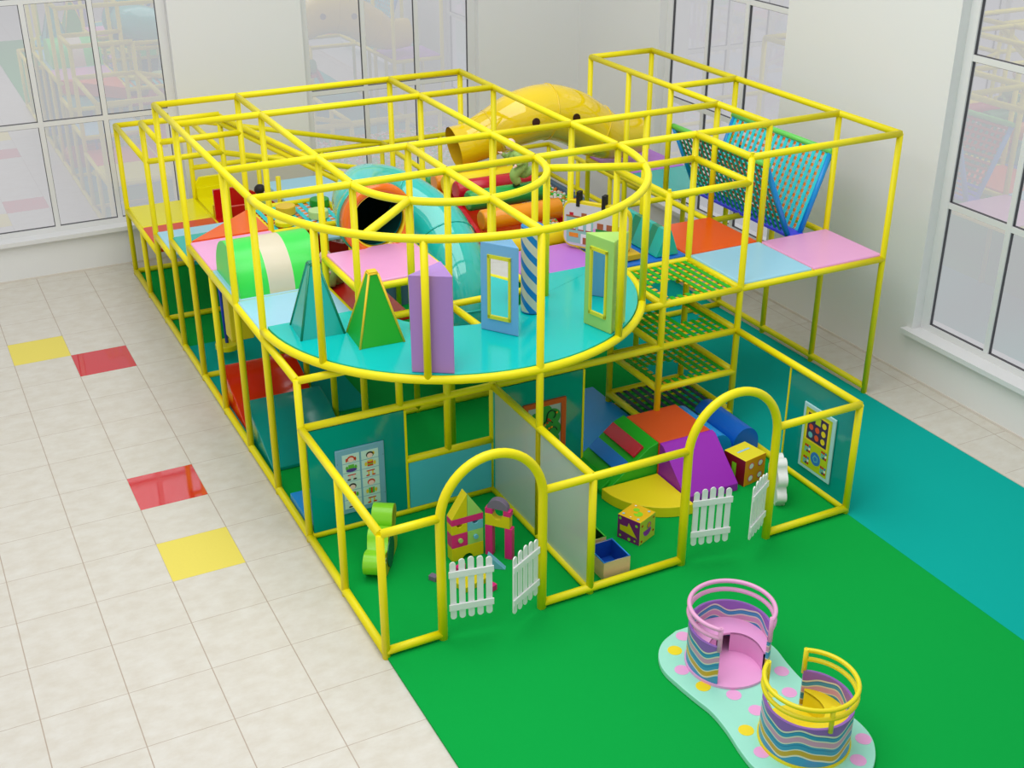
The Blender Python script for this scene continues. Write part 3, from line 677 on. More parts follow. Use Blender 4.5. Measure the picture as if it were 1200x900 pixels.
# ------------------------------------------------------------------ under the left decks
def hump(y0, y1, x0, x1, h, m, label, z0=.036):
    pr = []; n = 14
    for i in range(n+1):
        u = i/n; pr.append((y0+(y1-y0)*u, z0+.04+(h-.04)*math.sin(PI/2*u)**1.2))
    pr = [(y0, z0)]+pr+[(y1, z0)]
    o = MB().prism(pr, x0, x1, 'x').build('wave_cushion', m, None, .01); return tag(o, label, 'cushion')
hump(4.42, 5.4, .06, .95, .40, mat('brick_red_vinyl', (224, 50, 14), .12), 'glossy brick red wave-shaped cushion behind the left posts')
hump(3.40, 4.40, .06, .95, .40, mat('deep_teal_vinyl', (10, 150, 140), .12), 'glossy deep teal wave-shaped cushion in front of the red one', .022)
hs = thing('disc_swing', 'yellow disc swing hanging on a blue rope under the left decks', 'swing', (.42, 6.5, .1))
MB().cyl((.42, 6.45), .15, .16, .24, 28).build('seat', ydeck, hs, .015); MB().bar((.42, 6.45, .24), (.40, 6.5, 1.5), .022, 10).build('rope', mat('blue_rope', (20, 70, 210), .5), hs)
hb = thing('hanging_bag', 'yellow square punch bag hanging under the light blue left deck', 'punch bag', (.3, 5.05, .9))
MB().box(.14, .41, 4.98, 5.22, .90, 1.6).build('bag', mat('ochre_bag', (220, 206, 20), .4), hb, .015); MB().bar((.275, 5.1, 1.6), (.275, 5.1, 1.74), .01, 8).build('hanger', black, hb)

# ------------------------------------------------------------------ panels of the pens
def panel(x0, x1, y, z0, z1, m, label, name='wall_panel', th=.02):
    t = thing(name, label, 'panel', ((x0+x1)/2, y, z0))
    MB().box(x0, x1, y-th/2, y+th/2, z0, z1).build('sheet', m, t)
    MB().box(x1-.004, x1+.02, y-th*.8, y+th*.8, z0, z1).build('edge_trim', YEL, t); return t
tp1 = mat('teal_panel', (4, 150, 136), .1, coat=.3)
t1 = panel(.04, 1.03, 1.985, .09, 1.21, tp1, 'teal wall panel with a blue card-matching board in the left play pen')
t2 = panel(2.05, 3.04, 1.985, .03, 1.21, tp1, 'teal wall panel with a green tree maze in the right play pen')
t3 = thing('wall_panel', 'light blue lower panel under the open window of the left play pen', 'panel', (1.5, 2, .09)); MB().box(1.06, 1.97, 1.975, 2.0, .09, .61).build('sheet', mat('aqua_sheet', (80, 196, 216), .5, .04, 200), t3)
t4 = thing('wall_panel', 'frosted translucent partition between the two play pens', 'panel', (2, 1, .09)); MB().box(1.992, 2.008, .04, .96, .09, 1.21).build('sheet', frost, t4); MB().box(1.992, 2.008, 1.04, 1.94, .09, 1.21).build('sheet', frost, t4)
MB().box(1.99, 2.01, 1.93, 1.965, .09, 1.21).build('edge_trim', teal, t4)
t5 = thing('wall_panel', 'see-through teal panel with a puzzle board on the right side of the right play pen', 'panel', (5, .53, .09))
MB().box(4.99, 5.01, .04, 1.02, .09, 1.215).build('sheet', tealglass, t5); MB().box(4.985, 5.015, 1.02, 1.045, .09, 1.215).build('edge_trim', YEL, t5); MB().box(4.985, 5.015, .04, 1.02, .075, .09).build('edge_trim', YEL, t5)
# board 1: card matching on y=2
b1 = thing('card_board', 'light blue board with twelve little picture cards on a teal panel', 'activity board', (.55, 1.97, .22))
MB().box(.30, .80, 1.955, 1.974, .225, .945).build('backing', mat('board_blue', (120, 172, 196), .4), b1, .008)
CM = [mat('card_face', (196, 226, 216), .4), mat('card_red', (206, 60, 30), .5), mat('card_green', (90, 180, 60), .5), mat('card_violet', (80, 50, 140), .5), mat('card_black', (40, 36, 30), .5), mat('card_yellow', (226, 200, 50), .5), skin]
def disc(mb, cx_, cz, rx, rz, y, mi, n=14): mb.add([(cx_+rx*math.cos(2*PI*i/n), y, cz+rz*math.sin(2*PI*i/n)) for i in range(n)], [tuple(range(n))], mi)
def quad(mb, x0, x1, z0, z1, y, mi): mb.add([(x0, y, z0), (x1, y, z0), (x1, y, z1), (x0, y, z1)], [(0, 1, 2, 3)], mi)
for c in range(2):
    for r_ in range(6):
        x0 = .365+c*.195; z1 = .885-r_*.102; x1 = x0+.175; z0 = z1-.094; xm, zm = (x0+x1)/2, (z0+z1)/2
        pc = MB(); pc.box(x0, x1, 1.951, 1.955, z0, z1, 0); y = 1.9495
        k = r_ % 3
        if k == 0:
            disc(pc, xm, zm-.005, .04, .034, y, 4 if (c+r_) % 2 else 1); disc(pc, xm, zm-.014, .03, .026, y-.0005, 6)
            if c == 0 and r_ == 0: disc(pc, xm-.045, zm-.012, .01, .022, y, 1); disc(pc, xm+.045, zm-.012, .01, .022, y, 1)
            if c == 1 and r_ == 0: disc(pc, xm+.035, zm+.005, .014, .02, y, 5)
        elif k == 1:
            col = [2, 1, 1, 2][(c*2+(r_ > 3))]
            quad(pc, xm-.03, xm+.03, zm-.03, zm+.034, y, 2 if (c, r_) in ((0, 1), (1, 4)) else 1); disc(pc, xm-.045, zm, .014, .024, y, 5 if c else 2); disc(pc, xm+.045, zm, .014, .024, y, 5 if c else 2)
            if (c, r_) == (0, 1): disc(pc, xm, zm-.026, .056, .02, y-.0006, 3)
            if (c, r_) == (1, 1): quad(pc, xm-.028, xm+.028, zm-.012, zm, y-.0006, 2); disc(pc, xm, zm+.03, .028, .012, y-.0006, 5)
            if (c, r_) == (1, 4): quad(pc, xm-.008, xm+.008, zm-.03, zm+.034, y-.0006, 1)
        else:
            quad(pc, xm-.042, xm+.042, zm+.016, zm+.028, y, 1); quad(pc, xm-.028, xm-.014, zm-.026, zm+.018, y, 5 if c else 6); quad(pc, xm+.014, xm+.028, zm-.026, zm+.018, y, 5 if c else 6)
            disc(pc, xm-.03, zm-.028, .02, .009, y-.0004, 4 if c == 0 else 1); disc(pc, xm+.03, zm-.028, .02, .009, y-.0004, 4 if c == 0 else 1)
        pc.build('card', CM, b1, recalc=False)
bs = MB()
for x in (.315, .785):
    for z in (.8, .37): disc(bs, x, z, .004, .004, 1.9535, 4, 8)
bs.build('screws', CM, b1, recalc=False)
# board 2: tree maze
b2 = thing('maze_board', 'wooden-framed board with a green tree maze on the teal panel', 'activity board', (2.58, 1.97, .25))
fr = MB(); X0b, X1b, Z0b, Z1b = 2.33, 2.83, .25, .955; fw = .055
fr.box(X0b, X1b, 1.95, 1.974, Z1b-fw, Z1b); fr.box(X0b, X1b, 1.95, 1.974, Z0b, Z0b+fw); fr.box(X0b, X0b+fw, 1.95, 1.974, Z0b+fw, Z1b-fw); fr.box(X1b-fw, X1b, 1.95, 1.974, Z0b+fw, Z1b-fw); fr.build('frame', wood, b2)
MB().box(X0b+fw, X1b-fw, 1.962, 1.972, Z0b+fw, Z1b-fw).build('backing', mat('maze_grey', (170, 186, 186), .4), b2)
tr = MB(); blob = [(.0, .05, .13), (-.1, .0, .10), (.1, 0, .10), (-.06, .14, .10), (.09, .15, .1), (0, .22, .09), (-.1, .17, .07), (0, -.1, .12), (.1, -.12, .08), (-.1, -.12, .08)]
for k, (dx, dz, r_) in enumerate(blob): disc(tr, 2.58+dx, .6+dz, r_, r_, 1.961-.0002*k, 0, 24)
tr.build('tree', mat('tree_green', (30, 150, 60), .4), b2, recalc=False)
gv = MB()
for k, (cx_, cz, a0, a1, r_) in enumerate([(2.50, .70, 0, 200, .05), (2.66, .78, -60, 180, .05), (2.62, .66, 20, 200, .06), (2.53, .55, 0, 160, .05), (2.68, .58, 10, 170, .05), (2.6, .45, 20, 180, .06)]):
    gv.path([(cx_+r_*math.cos(rad(a0+(a1-a0)*i/12)), 1.955, cz+r_*math.sin(rad(a0+(a1-a0)*i/12))) for i in range(13)]+[(cx_-r_*1.2, 1.955, cz-r_*1.2)], .006, 6)
gv.build('track', mat('maze_dark', (8, 60, 30), .5), b2)
bdz = MB()
for k, (cx_, cz) in enumerate([(2.62, .74), (2.64, .72), (2.61, .70), (2.70, .50), (2.72, .80), (2.58, .68), (2.66, .64), (2.63, .63), (2.5, .78)]): bdz.cyl((0, 0), .0, 0, 0, 3) if 0 else disc(bdz, cx_, cz, .013, .013, 1.948, 1 if k in (4, 5, 6, 7) else 0, 12)
bdz.build('beads', [red, amber], b2, recalc=False)
# board 3: on the right side panel x=5
b3 = thing('puzzle_board', 'lime green puzzle board with coloured dots on the teal side panel', 'activity board', (4.975, .5, .2))
def qy(mb, y0, y1, z0, z1, x, mi=0): mb.add([(x, y0, z0), (x, y1, z0), (x, y1, z1), (x, y0, z1)], [(0, 1, 2, 3)], mi)
def dy(mb, cy_, cz, r_, x, mi=0, n=18, rz=None): mb.add([(x, cy_+r_*math.cos(2*PI*i/n), cz+(rz or r_)*math.sin(2*PI*i/n)) for i in range(n)], [tuple(range(n))], mi)
MB().box(4.965, 4.985, .255, .745, .215, .96).build('backing', mat('board_pale_blue', (176, 220, 226), .4), b3, .008)
pf = MB(); PM3 = [mat('puzzle_lime', (184, 206, 20), .4), mat('puzzle_yellow', (236, 214, 30), .4), mat('puzzle_navy', (44, 36, 82), .4), mat('puzzle_red', (222, 84, 44), .4), mat('puzzle_aqua', (96, 186, 196), .4), mat('puzzle_blue', (40, 120, 200), .4), crimson, navy, white]
qy(pf, .30, .705, .255, .92, 4.9635, 0); qy(pf, .325, .685, .555, .895, 4.963, 1); qy(pf, .35, .66, .575, .875, 4.9625, 2)
for i, cy_ in enumerate((.60, .505, .41)):
    for j, cz in enumerate((.635, .725, .815)):
        mi = [[4, 3, 1], [3, 3, 1], [1, 1, 1]][i][j] if not (i == 1 and j == 2) else 0
        if i == 1 and j == 2: qy(pf, cy_-.04, cy_+.04, cz-.03, cz+.05, 4.962, 0)
        elif i == 0 and j == 2: continue
        else: dy(pf, cy_, cz, .033, 4.962, mi)
dy(pf, .485, .40, .075, 4.9625, 5, 24); dy(pf, .485, .40, .045, 4.962, 4, 5); dy(pf, .485, .40, .03, 4.9615, 5, 5)
for cy_, cz in ((.62, .47), (.625, .33), (.37, .50), (.36, .33)):
    for i in range(3):
        for j in range(3): qy(pf, cy_-.045+i*.03, cy_-.02+i*.03, cz-.045+j*.03, cz-.02+j*.03, 4.9615, [6, 4, 8, 7, 5, 6, 4, 7, 6][(i*3+j*2+i*j) % 9])
pf.build('printed_face', PM3, b3, recalc=False)

# ------------------------------------------------------------------ picket gates
def gate(hx, hy, ang, wdt, label, n=5, h=.62, z0=.20, flip=0):
    t = thing('picket_gate', label, 'gate', (hx, hy, 0), 'white picket gates')
    d = Vector((math.cos(ang), math.sin(ang), 0)); nn = Vector((-d.y, d.x, 0))*(-1 if flip else 1); H0 = Vector((hx, hy, 0))
    def P(u, o, z): q = H0+d*u+nn*o; return (q.x, q.y, z)
    st = wdt/n
    for i in range(n):
        c = .05+st*(i+.5)-.02; hw = .027; hh = h*(.9+.1*abs(1-2*abs(i/(n-1)-.5)) if 0 else 1)
        zt = z0+h+.03*math.sin(PI*i/(n-1)) - .03; zb = z0
        pts = [(c+hw, zb+hw), (c+hw, zt-hw)]+[(c+hw*math.cos(PI*k/8), zt-hw+hw*math.sin(PI*k/8)) for k in range(1, 8)]+[(c-hw, zt-hw), (c-hw, zb+hw)]+[(c-hw*math.cos(PI*k/8), zb+hw-hw*math.sin(PI*k/8)) for k in range(1, 8)]
        m = MB(); k = len(pts); m.add([P(u, -.006, z) for u, z in pts]+[P(u, .006, z) for u, z in pts], [(a, (a+1) % k, k+(a+1) % k, k+a) for a in range(k)]+[tuple(range(k)), tuple(range(k, 2*k))]); m.build('picket', white, t)
    for zc in (z0+.13, z0+h-.15):
        u0, u1 = .05-.02, wdt+.03
        MB().hexa([P(u0, -.022, zc-.034), P(u1, -.022, zc-.034), P(u1, -.006, zc-.034), P(u0, -.006, zc-.034), P(u0, -.022, zc+.034), P(u1, -.022, zc+.034), P(u1, -.006, zc+.034), P(u0, -.006, zc+.034)]).build('crossbar', white, t, .006)
gate(.56, .0, rad(-11), .40, 'left leaf of the white picket gate in the left archway')
gate(1.48, .0, rad(-152), .40, 'right leaf of the white picket gate in the left archway, swung open', flip=1)
gate(3.05, .0, rad(-13), .40, 'left leaf of the white picket gate in the right archway')
gate(3.96, .0, rad(-150), .36, 'right leaf of the white picket gate in the right archway, swung open', flip=1)

# ------------------------------------------------------------------ left pen toys
def silhouette(name, label, cat, poly, origin, ang, th, mats, extra=None):
    """upright flat toy: poly in (along, z) extruded by th; ang = heading of the flat face"""
    t = thing(name, label, cat, (origin[0], origin[1], 0)); d = Vector((math.cos(ang), math.sin(ang), 0)); nn = Vector((d.y, -d.x, 0)); O = Vector((origin[0], origin[1], 0))
    def P(u, o, z): q = O+d*u+nn*o; return (q.x, q.y, z)
    n = len(poly); m = MB(); m.add([P(u, 0, z) for u, z in poly]+[P(u, th, z) for u, z in poly], [(i, (i+1) % n, n+(i+1) % n, n+i) for i in range(n)], 0, True)
    m.add([P(u, 0, z) for u, z in poly], [tuple(range(n))]); m.add([P(u, th, z) for u, z in poly], [tuple(range(n))], 1); m.build('body', mats, t)
    return t, P
def circ(cx_, cz, r, a0, a1, n=10, rz=None): return [(cx_+r*math.cos(rad(a0+(a1-a0)*i/n)), cz+(rz or r)*math.sin(rad(a0+(a1-a0)*i/n))) for i in range(n+1)]
tur = [(.05, .022)]+[(.25, .022), (.38, .022)]+circ(.5, .10, .09, -60, 60, 6)+[(.46, .2)]+circ(.50, .42, .11, -40, 180, 10)+[(.37, .36)]+circ(.28, .30, .11, 20, 150, 8)+[(.16, .24)]+circ(.04, .17, .11, 80, 250, 10)
t, P = silhouette('turtle_toy', 'upright lime green padded turtle cut-out in the left play pen', 'padded toy', tur, (.24, 1.14), rad(57), .20, [lime, mat('turtle_gold', (190, 180, 30), .4)])
m = MB(); pts = circ(.24, .18, .15, 0, 360, 23)[:-1]; m.add([P(u, .203, z) for u, z in pts]+[P(u, .212, z) for u, z in pts], [(i, (i+1) % 23, 23+(i+1) % 23, 23+i) for i in range(23)]+[tuple(range(23, 46))]); m.build('shell', dgreen, t)
m = MB(); pts = circ(.02, .22, .03, 0, 360, 12)[:-1]; k = len(pts); m.add([P(u, .205, z) for u, z in pts], [tuple(range(k))], 0); pts2 = circ(.02, .22, .014, 0, 360, 12)[:-1]; m.add([P(u, .207, z) for u, z in pts2], [tuple(range(k))], 1); m.build('eye', [white, black], t)

bear = [(.0, .022), (.28, .022)]+circ(.30, .12, .08, -60, 60, 6)+circ(.30, .32, .10, -50, 70, 8)+circ(.26, .50, .07, -30, 150, 8)+circ(.12, .52, .07, 30, 200, 8)+circ(.06, .36, .10, 120, 240, 8)+circ(.02, .15, .08, 120, 250, 8)
silhouette('bear_toy', 'white padded cut-out toy standing edge-on beside the right archway', 'padded toy', [(u*.95, .021+(z-.022)*.86) for u, z in bear], (4.44, .42), rad(66), .10, [white, white])

def blk(name, poly, o, ang, th, z, m, label):
    d = Vector((math.cos(ang), math.sin(ang), 0)); nn = Vector((-d.y, d.x, 0)); O = Vector((o[0], o[1], z))
    mb = MB(); n = len(poly)
    mb.add([tuple(O+d*u+Vector((0, 0, v))) for u, v in poly]+[tuple(O+d*u+nn*th+Vector((0, 0, v))) for u, v in poly], [(i, (i+1) % n, n+(i+1) % n, n+i) for i in range(n)]+[tuple(range(n)), tuple(range(n, 2*n))])
    return tag(mb.build(name, m, None, .004), label, 'foam block', 'foam building blocks')
def R(w_, h_): return [(0, 0), (w_, 0), (w_, h_), (0, h_)]
ho = (1.075, 1.0); ha = 0; bt = .11; z0 = .021
archp = [(0, 0), (.11, 0)]+[(.165-.055*math.cos(PI*i/8), .055*math.sin(PI*i/8)) for i in range(1, 8)]+[(.22, 0), (.33, 0), (.33, .15), (0, .15)]
blk('arch_block', archp, ho, ha, bt, z0, yblk, 'mustard block with an arch cut-out at the foot of the block house')
z0 += .15
blk('square_block', R(.164, .15), ho, ha, bt, z0, magenta, 'magenta square block with a green peg in the block house')
blk('square_block', R(.164, .15), (ho[0]+.166, ho[1]), ha, bt, z0, pgreen, 'pale green square block with a blue peg in the block house')
def peg(x, z, m, l): tag(MB().path([(x, ho[1]-.022, z), (x, ho[1], z)], .023, 16).build('peg', m), l, 'foam peg', 'foam pegs')
peg(ho[0]+.085, z0+.08, pgreen, 'round pale green peg on the magenta block'); peg(ho[0]+.245, z0+.08, sblk, 'round dusty blue peg on the pale green block')
z0 += .15
notch = lambda w_, h_, r: [(0, 0), (w_, 0), (w_, h_)]+[(w_/2+r*math.cos(PI*i/8), h_-r*math.sin(PI*i/8)) for i in range(9)]+[(0, h_)]
blk('notched_block', notch(.164, .10, .03), ho, ha, bt, z0, yblk, 'mustard notched block above the magenta square'); blk('notched_block', notch(.164, .10, .03), (ho[0]+.166, ho[1]), ha, bt, z0, sblk, 'dusty blue notched block in the block house')
z0 += .10
blk('slab_block', R(.33, .07), ho, ha, bt, z0, magenta, 'long magenta slab under the roof of the block house')
z0 += .07
blk('triangle_block', [(0, 0), (.164, 0), (.164, .25)], ho, ha, bt, z0, yblk, 'mustard roof triangle of the block house'); blk('triangle_block', [(0, 0), (.164, 0), (0, .25)], (ho[0]+.166, ho[1]), ha, bt, z0, pgreen, 'pale green roof triangle of the block house')
ao = (1.415, .985); aa = math.atan2(-.19, .17); z0 = .021
blk('pillar_block', R(.075, .34), ao, aa, .07, z0, magenta, 'left magenta pillar of the block gateway'); blk('pillar_block', R(.075, .34), (ao[0]+.17*.78, ao[1]-.19*.78), aa, .07, z0, magenta, 'right magenta pillar of the block gateway')
blk('notched_block', notch(.25, .13, .05), ao, aa, .075, z0+.34, yblk, 'mustard notched beam on top of the block gateway')
blk('cube_block', R(.075, .06), ao, aa, .07, z0+.47, magenta, 'small magenta cube at the left of the gateway beam'); blk('cube_block', R(.075, .06), (ao[0]+.17*.72, ao[1]-.19*.72), aa, .07, z0+.47, magenta, 'small magenta cube at the right of the gateway beam')
blk('half_disc_block', [(.125+.105*math.cos(PI*i/16), .105*math.sin(PI*i/16)) for i in range(17)], ao, aa, .07, z0+.53, gray, 'slate half-disc block crowning the block gateway')
blk('triangle_block', [(0, 0), (.17, 0), (0, .16)], (1.33, .76), rad(-35), .06, .021, sblk, 'dusty blue triangle block lying in front of the gateway')
blk('slab_block', R(.30, .055), (.97, .50), rad(14), .19, .021, yblk, 'mustard slab block lying behind the left gate leaf')
blk('cube_block', R(.07, .06), (1.20, .40), rad(20), .08, .021, magenta, 'small magenta cube lying near the left gate leaf')
blk('slab_block', R(.10, .06), (1.06, .80), rad(30), .06, .021, magenta, 'magenta block behind the left gate leaf')
blk('slab_block', R(.06, .05), (.80, .78), rad(30), .08, .021, gray, 'slate block lying behind the first pickets of the left gate leaf')

# ------------------------------------------------------------------ right pen toys
o = tag(MB().box(3.62, 4.26, 1.36, 2.02, .021, .50).build('play_block', orange2, None, .01), 'orange topped big soft play block in the middle of the right pen', 'soft block')
tag(MB().prism([(1.355, .021), (1.355, .50), (1.29, .49), (.84, .11), (.84, .021)], 3.62, 4.28, 'x').build('soft_slide', purple, None, .008), 'purple soft slide sloping off the orange block', 'soft slide')
st = thing('soft_stairs', 'green soft stair wedge with red and blue strips beside the orange block', 'soft stairs', (3.3, 1.7, .02))
MB().prism([(2.96, .021), (3.615, .021), (3.615, .5), (3.50, .46), (3.02, .09), (2.96, .08)], 1.37, 2.06, 'y').build('wedge', green, st, .006)
for xa, m_ in ((3.42, crimson), (3.24, mat('strip_blue', (34, 120, 210), .4)), (3.03, green)):
    za = .09+(xa-3.02)*.771+.01
    MB().hexa([(xa-.07, 1.42, za-.054), (xa+.05, 1.42, za+.038), (xa+.05, 2.02, za+.038), (xa-.07, 2.02, za-.054), (xa-.085, 1.42, za-.03), (xa+.035, 1.42, za+.066), (xa+.035, 2.02, za+.066), (xa-.085, 2.02, za-.03)]).build('strip', m_, st, .004)
q = [(3.61, 1.355)]+[(3.61+.68*math.cos(rad(a)), 1.355+.68*math.sin(rad(a))) for a in range(180, 271, 6)]
tag(MB().prism(q, .021, .14).build('quarter_disc_step', yvin, None, .008), 'yellow quarter-disc step in front of the soft stairs', 'soft step')
for cx_, m_, l in ((4.44, mblue, 'light blue half-round roll beside the orange block'), (4.80, dblue, 'darker blue half-round roll nearest the right of the pen')):
    pr = [(cx_+.17*math.cos(PI*i/20), .15+.20*math.sin(PI*i/20)) for i in range(21)]; pr = [(cx_+.17, .021)]+pr+[(cx_-.17, .021)]
    tag(MB().prism(pr, 1.42, 2.2, 'y').build('half_roll', m_), l, 'soft roll')
def picube(c, s_, ang, label, mats, deco):
    t = thing('dice_cube', label, 'soft cube', (c[0], c[1], .021)); h = s_/2
    m = MB().box(c[0]-h, c[0]+h, c[1]-h, c[1]+h, .021, .021+s_); m.m = [0, 0, 1, 0, 2, 3]; m.rot(c, ang); m.build('body', mats, t, .004)
    for nm, (face, shapes) in deco.items():
        mb = MB()
        for k, (kind, a, b, r, mi) in enumerate(shapes):
            def Q(u, v):
                e = .0015+.0006*k
                if face == 'top': return (c[0]+u*s_, c[1]+v*s_, .021+s_+e)
                if face == 'front': return (c[0]+u*s_, c[1]-h-e, .021+h+v*s_)
                if face == 'left': return (c[0]-h-e, c[1]-u*s_, .021+h+v*s_)
                return (c[0]+h+e, c[1]+u*s_, .021+h+v*s_)
            if kind == 'd': pts = [Q(a+r*math.cos(2*PI*i/16), b+r*math.sin(2*PI*i/16)) for i in range(16)]
            elif kind == 'h': pts = [Q(a+r*math.cos(PI+PI*i/12), b+r*math.sin(PI+PI*i/12)) for i in range(13)]
            else: pts = [Q(*p) for p in r]
            mb.add(pts, [tuple(range(len(pts)))], mi)
        mb.rot(c, ang).build('dot' if nm.startswith('dot_') else nm, [mats[0], white, magenta, purple, lime, sky, red, yblk, amber], t, recalc=False)
ytop = mat('cube_yellow', (240, 190, 10), .45); pcube = mat('cube_purple', (120, 20, 120), .45); lcube = mat('cube_lime', (196, 206, 60), .45)
# faces: index order of box: bottom, top, front(-y), back, left(-x), right(+x)
def fixm(o, idx):
    for p, i in zip(o.data.polygons, idx): p.material_index = i
picube((2.875, .60), .265, rad(23), 'picture cube with a yellow top and purple and lime sides', [ytop, lcube, pcube, lcube],
       {'top_picture': ('top', [('d', -.05, -.1, .17, 4), ('d', .15, .12, .12, 4), ('d', -.02, .02, .07, 0), ('d', -.35, -.3, .05, 5), ('d', .35, -.3, .05, 5), ('d', -.35, .35, .05, 5), ('d', .36, .3, .04, 1), ('d', -.4, 0, .03, 1)]),
        'left_picture': ('left', [('p', 0, 0, [(-.35, .1), (.4, -.25), (.0, .3), (-.05, .12)], 7), ('p', 0, 0, [(-.38, .12), (-.38, -.12), (.3, -.22), (.05, .05)], 7), ('d', -.38, .38, .06, 4), ('d', .35, .3, .06, 4), ('d', -.35, -.35, .05, 4), ('d', .05, -.38, .07, 4), ('d', .3, -.36, .04, 4)]),
        'front_picture': ('front', [('h', -.02, .0, .26, 3), ('d', .08, .15, .13, 3), ('d', .08, .15, .10, 8), ('d', -.36, .3, .05, 6), ('d', .36, .36, .04, 6), ('d', .36, -.2, .05, 6), ('d', -.38, -.35, .05, 6)])})
picube((4.50, 1.045), .31, rad(10), 'number cube with a yellow top, orange front with white dots and dark red side', [mat('cube_lemon', (244, 228, 40), .45), amber, mat('cube_maroon', (130, 14, 30), .45), amber],
       {'number_one': ('top', [('p', 0, 0, [(-.3, .04), (.28, .04), (.28, .12), (-.3, .12)], 5)]),
        'dot_a': ('front', [('d', -.2, .22, .13, 2), ('d', -.2, .22, .10, 1)]), 'dot_b': ('front', [('d', .24, .22, .13, 2), ('d', .24, .22, .10, 1)]), 'dot_c': ('front', [('d', -.2, -.25, .13, 2), ('d', -.2, -.25, .10, 1)]), 'dot_d': ('front', [('d', .24, -.25, .13, 2), ('d', .24, -.25, .10, 1)]),
        'side_bar': ('left', [('p', 0, 0, [(-.1, .25), (.1, .25), (.1, -.3), (-.1, -.3)], 4)])})
def bin_(x0, x1, y0, y1, h, mo, mi_, mr, label, name='toy_bin'):
    t = thing(name, label, 'bin', ((x0+x1)/2, (y0+y1)/2, .021)); th = .012; z0 = .021
    m = MB()
    for b in ((x0, x1, y0, y0+th), (x0, x1, y1-th, y1), (x0, x0+th, y0+th, y1-th), (x1-th, x1, y0+th, y1-th)): m.box(*b, z0, h)
    m.build('walls', mo, t)
    m = MB(); e = .002; a, b, c, d = x0+th, x1-th, y0+th, y1-th
    for q_ in ((a, b, c, c+e), (a, b, d-e, d), (a, a+e, c, d), (b-e, b, c, d)): m.box(*q_, z0+.01, h-.001)
    m.box(a, b, c, d, z0, z0+.012); m.build('lining', mi_, t)
    m = MB().path([(x0+.006, y0+.006, h), (x1-.006, y0+.006, h), (x1-.006, y1-.006, h), (x0+.006, y1-.006, h)], .009, 8, closed=True); m.build('rim', mr, t)
bin_(2.2, 2.487, .09, .42, .215, beige, mat('bin_blue', (16, 80, 180), .4), mat('bin_rim_blue', (40, 150, 240), .4), 'open plywood toy bin with a blue inside next to the partition')
bin_(2.2, 2.47, .50, .86, .19, beige, mat('bin_green', (8, 60, 16), .5), mat('bin_rim_green', (60, 200, 40), .4), 'open toy bin with a green inside behind the blue one')

# ------------------------------------------------------------------ spinning cups on the mint platform
pl = thing('cup_platform', 'mint peanut-shaped platform with pink and yellow dots under two toddler cups', 'platform', (2.5, -2, 0))
outl = [(2.35, -.885), (2.16, -.965), (2.03, -1.10), (1.965, -1.28), (1.975, -1.5), (2.0, -1.7), (2.025, -1.88), (2.01, -2.1), (1.965, -2.35), (1.955, -2.55), (2.02, -2.78), (2.17, -2.95), (2.38, -3.04), (2.60, -3.02), (2.80, -2.9), (2.93, -2.75), (2.985, -2.60), (2.985, -2.4), (2.94, -2.15), (2.92, -1.9), (2.94, -1.68), (2.975, -1.45), (2.93, -1.2), (2.80, -1.01), (2.6, -.90)]
sp = spline([(x, y, 0) for x, y in outl+[outl[0]]], 5)[:-1]
MB().prism([(p[0], p[1]) for p in sp], .021, .072).build('base', mint, pl, .008)
for k, q_ in enumerate([(2.19, -1.11, 1), (2.10, -1.35, 0), (2.14, -1.60, 1), (2.30, -1.80, 0), (2.82, -1.30, 0), (2.83, -1.74, 0), (2.35, -2.03, 0), (2.72, -1.98, 0), (2.14, -2.18, 1), (2.10, -2.43, 0), (2.89, -2.67, 0), (2.70, -2.83, 0), (2.36, -.98, 0), (2.58, -1.91, 1), (2.30, -2.80, 0), (2.5, -2.93, 1), (2.55, -.97, 1)]):
    MB().cyl(q_[:2], .062, .0725, .0735, 28).build('dot', (pink, yvin)[q_[2]], pl)
LAY = [(-.01, .035, 2), (.035, .05, 3), (.05, .12, 4), (.12, .132, 5), (.132, .165, 6), (.165, .18, 5), (.18, .255, 4), (.255, .268, 5), (.268, .31, 7), (.31, .325, 5), (.325, .395, 4), (.395, .408, 5)]
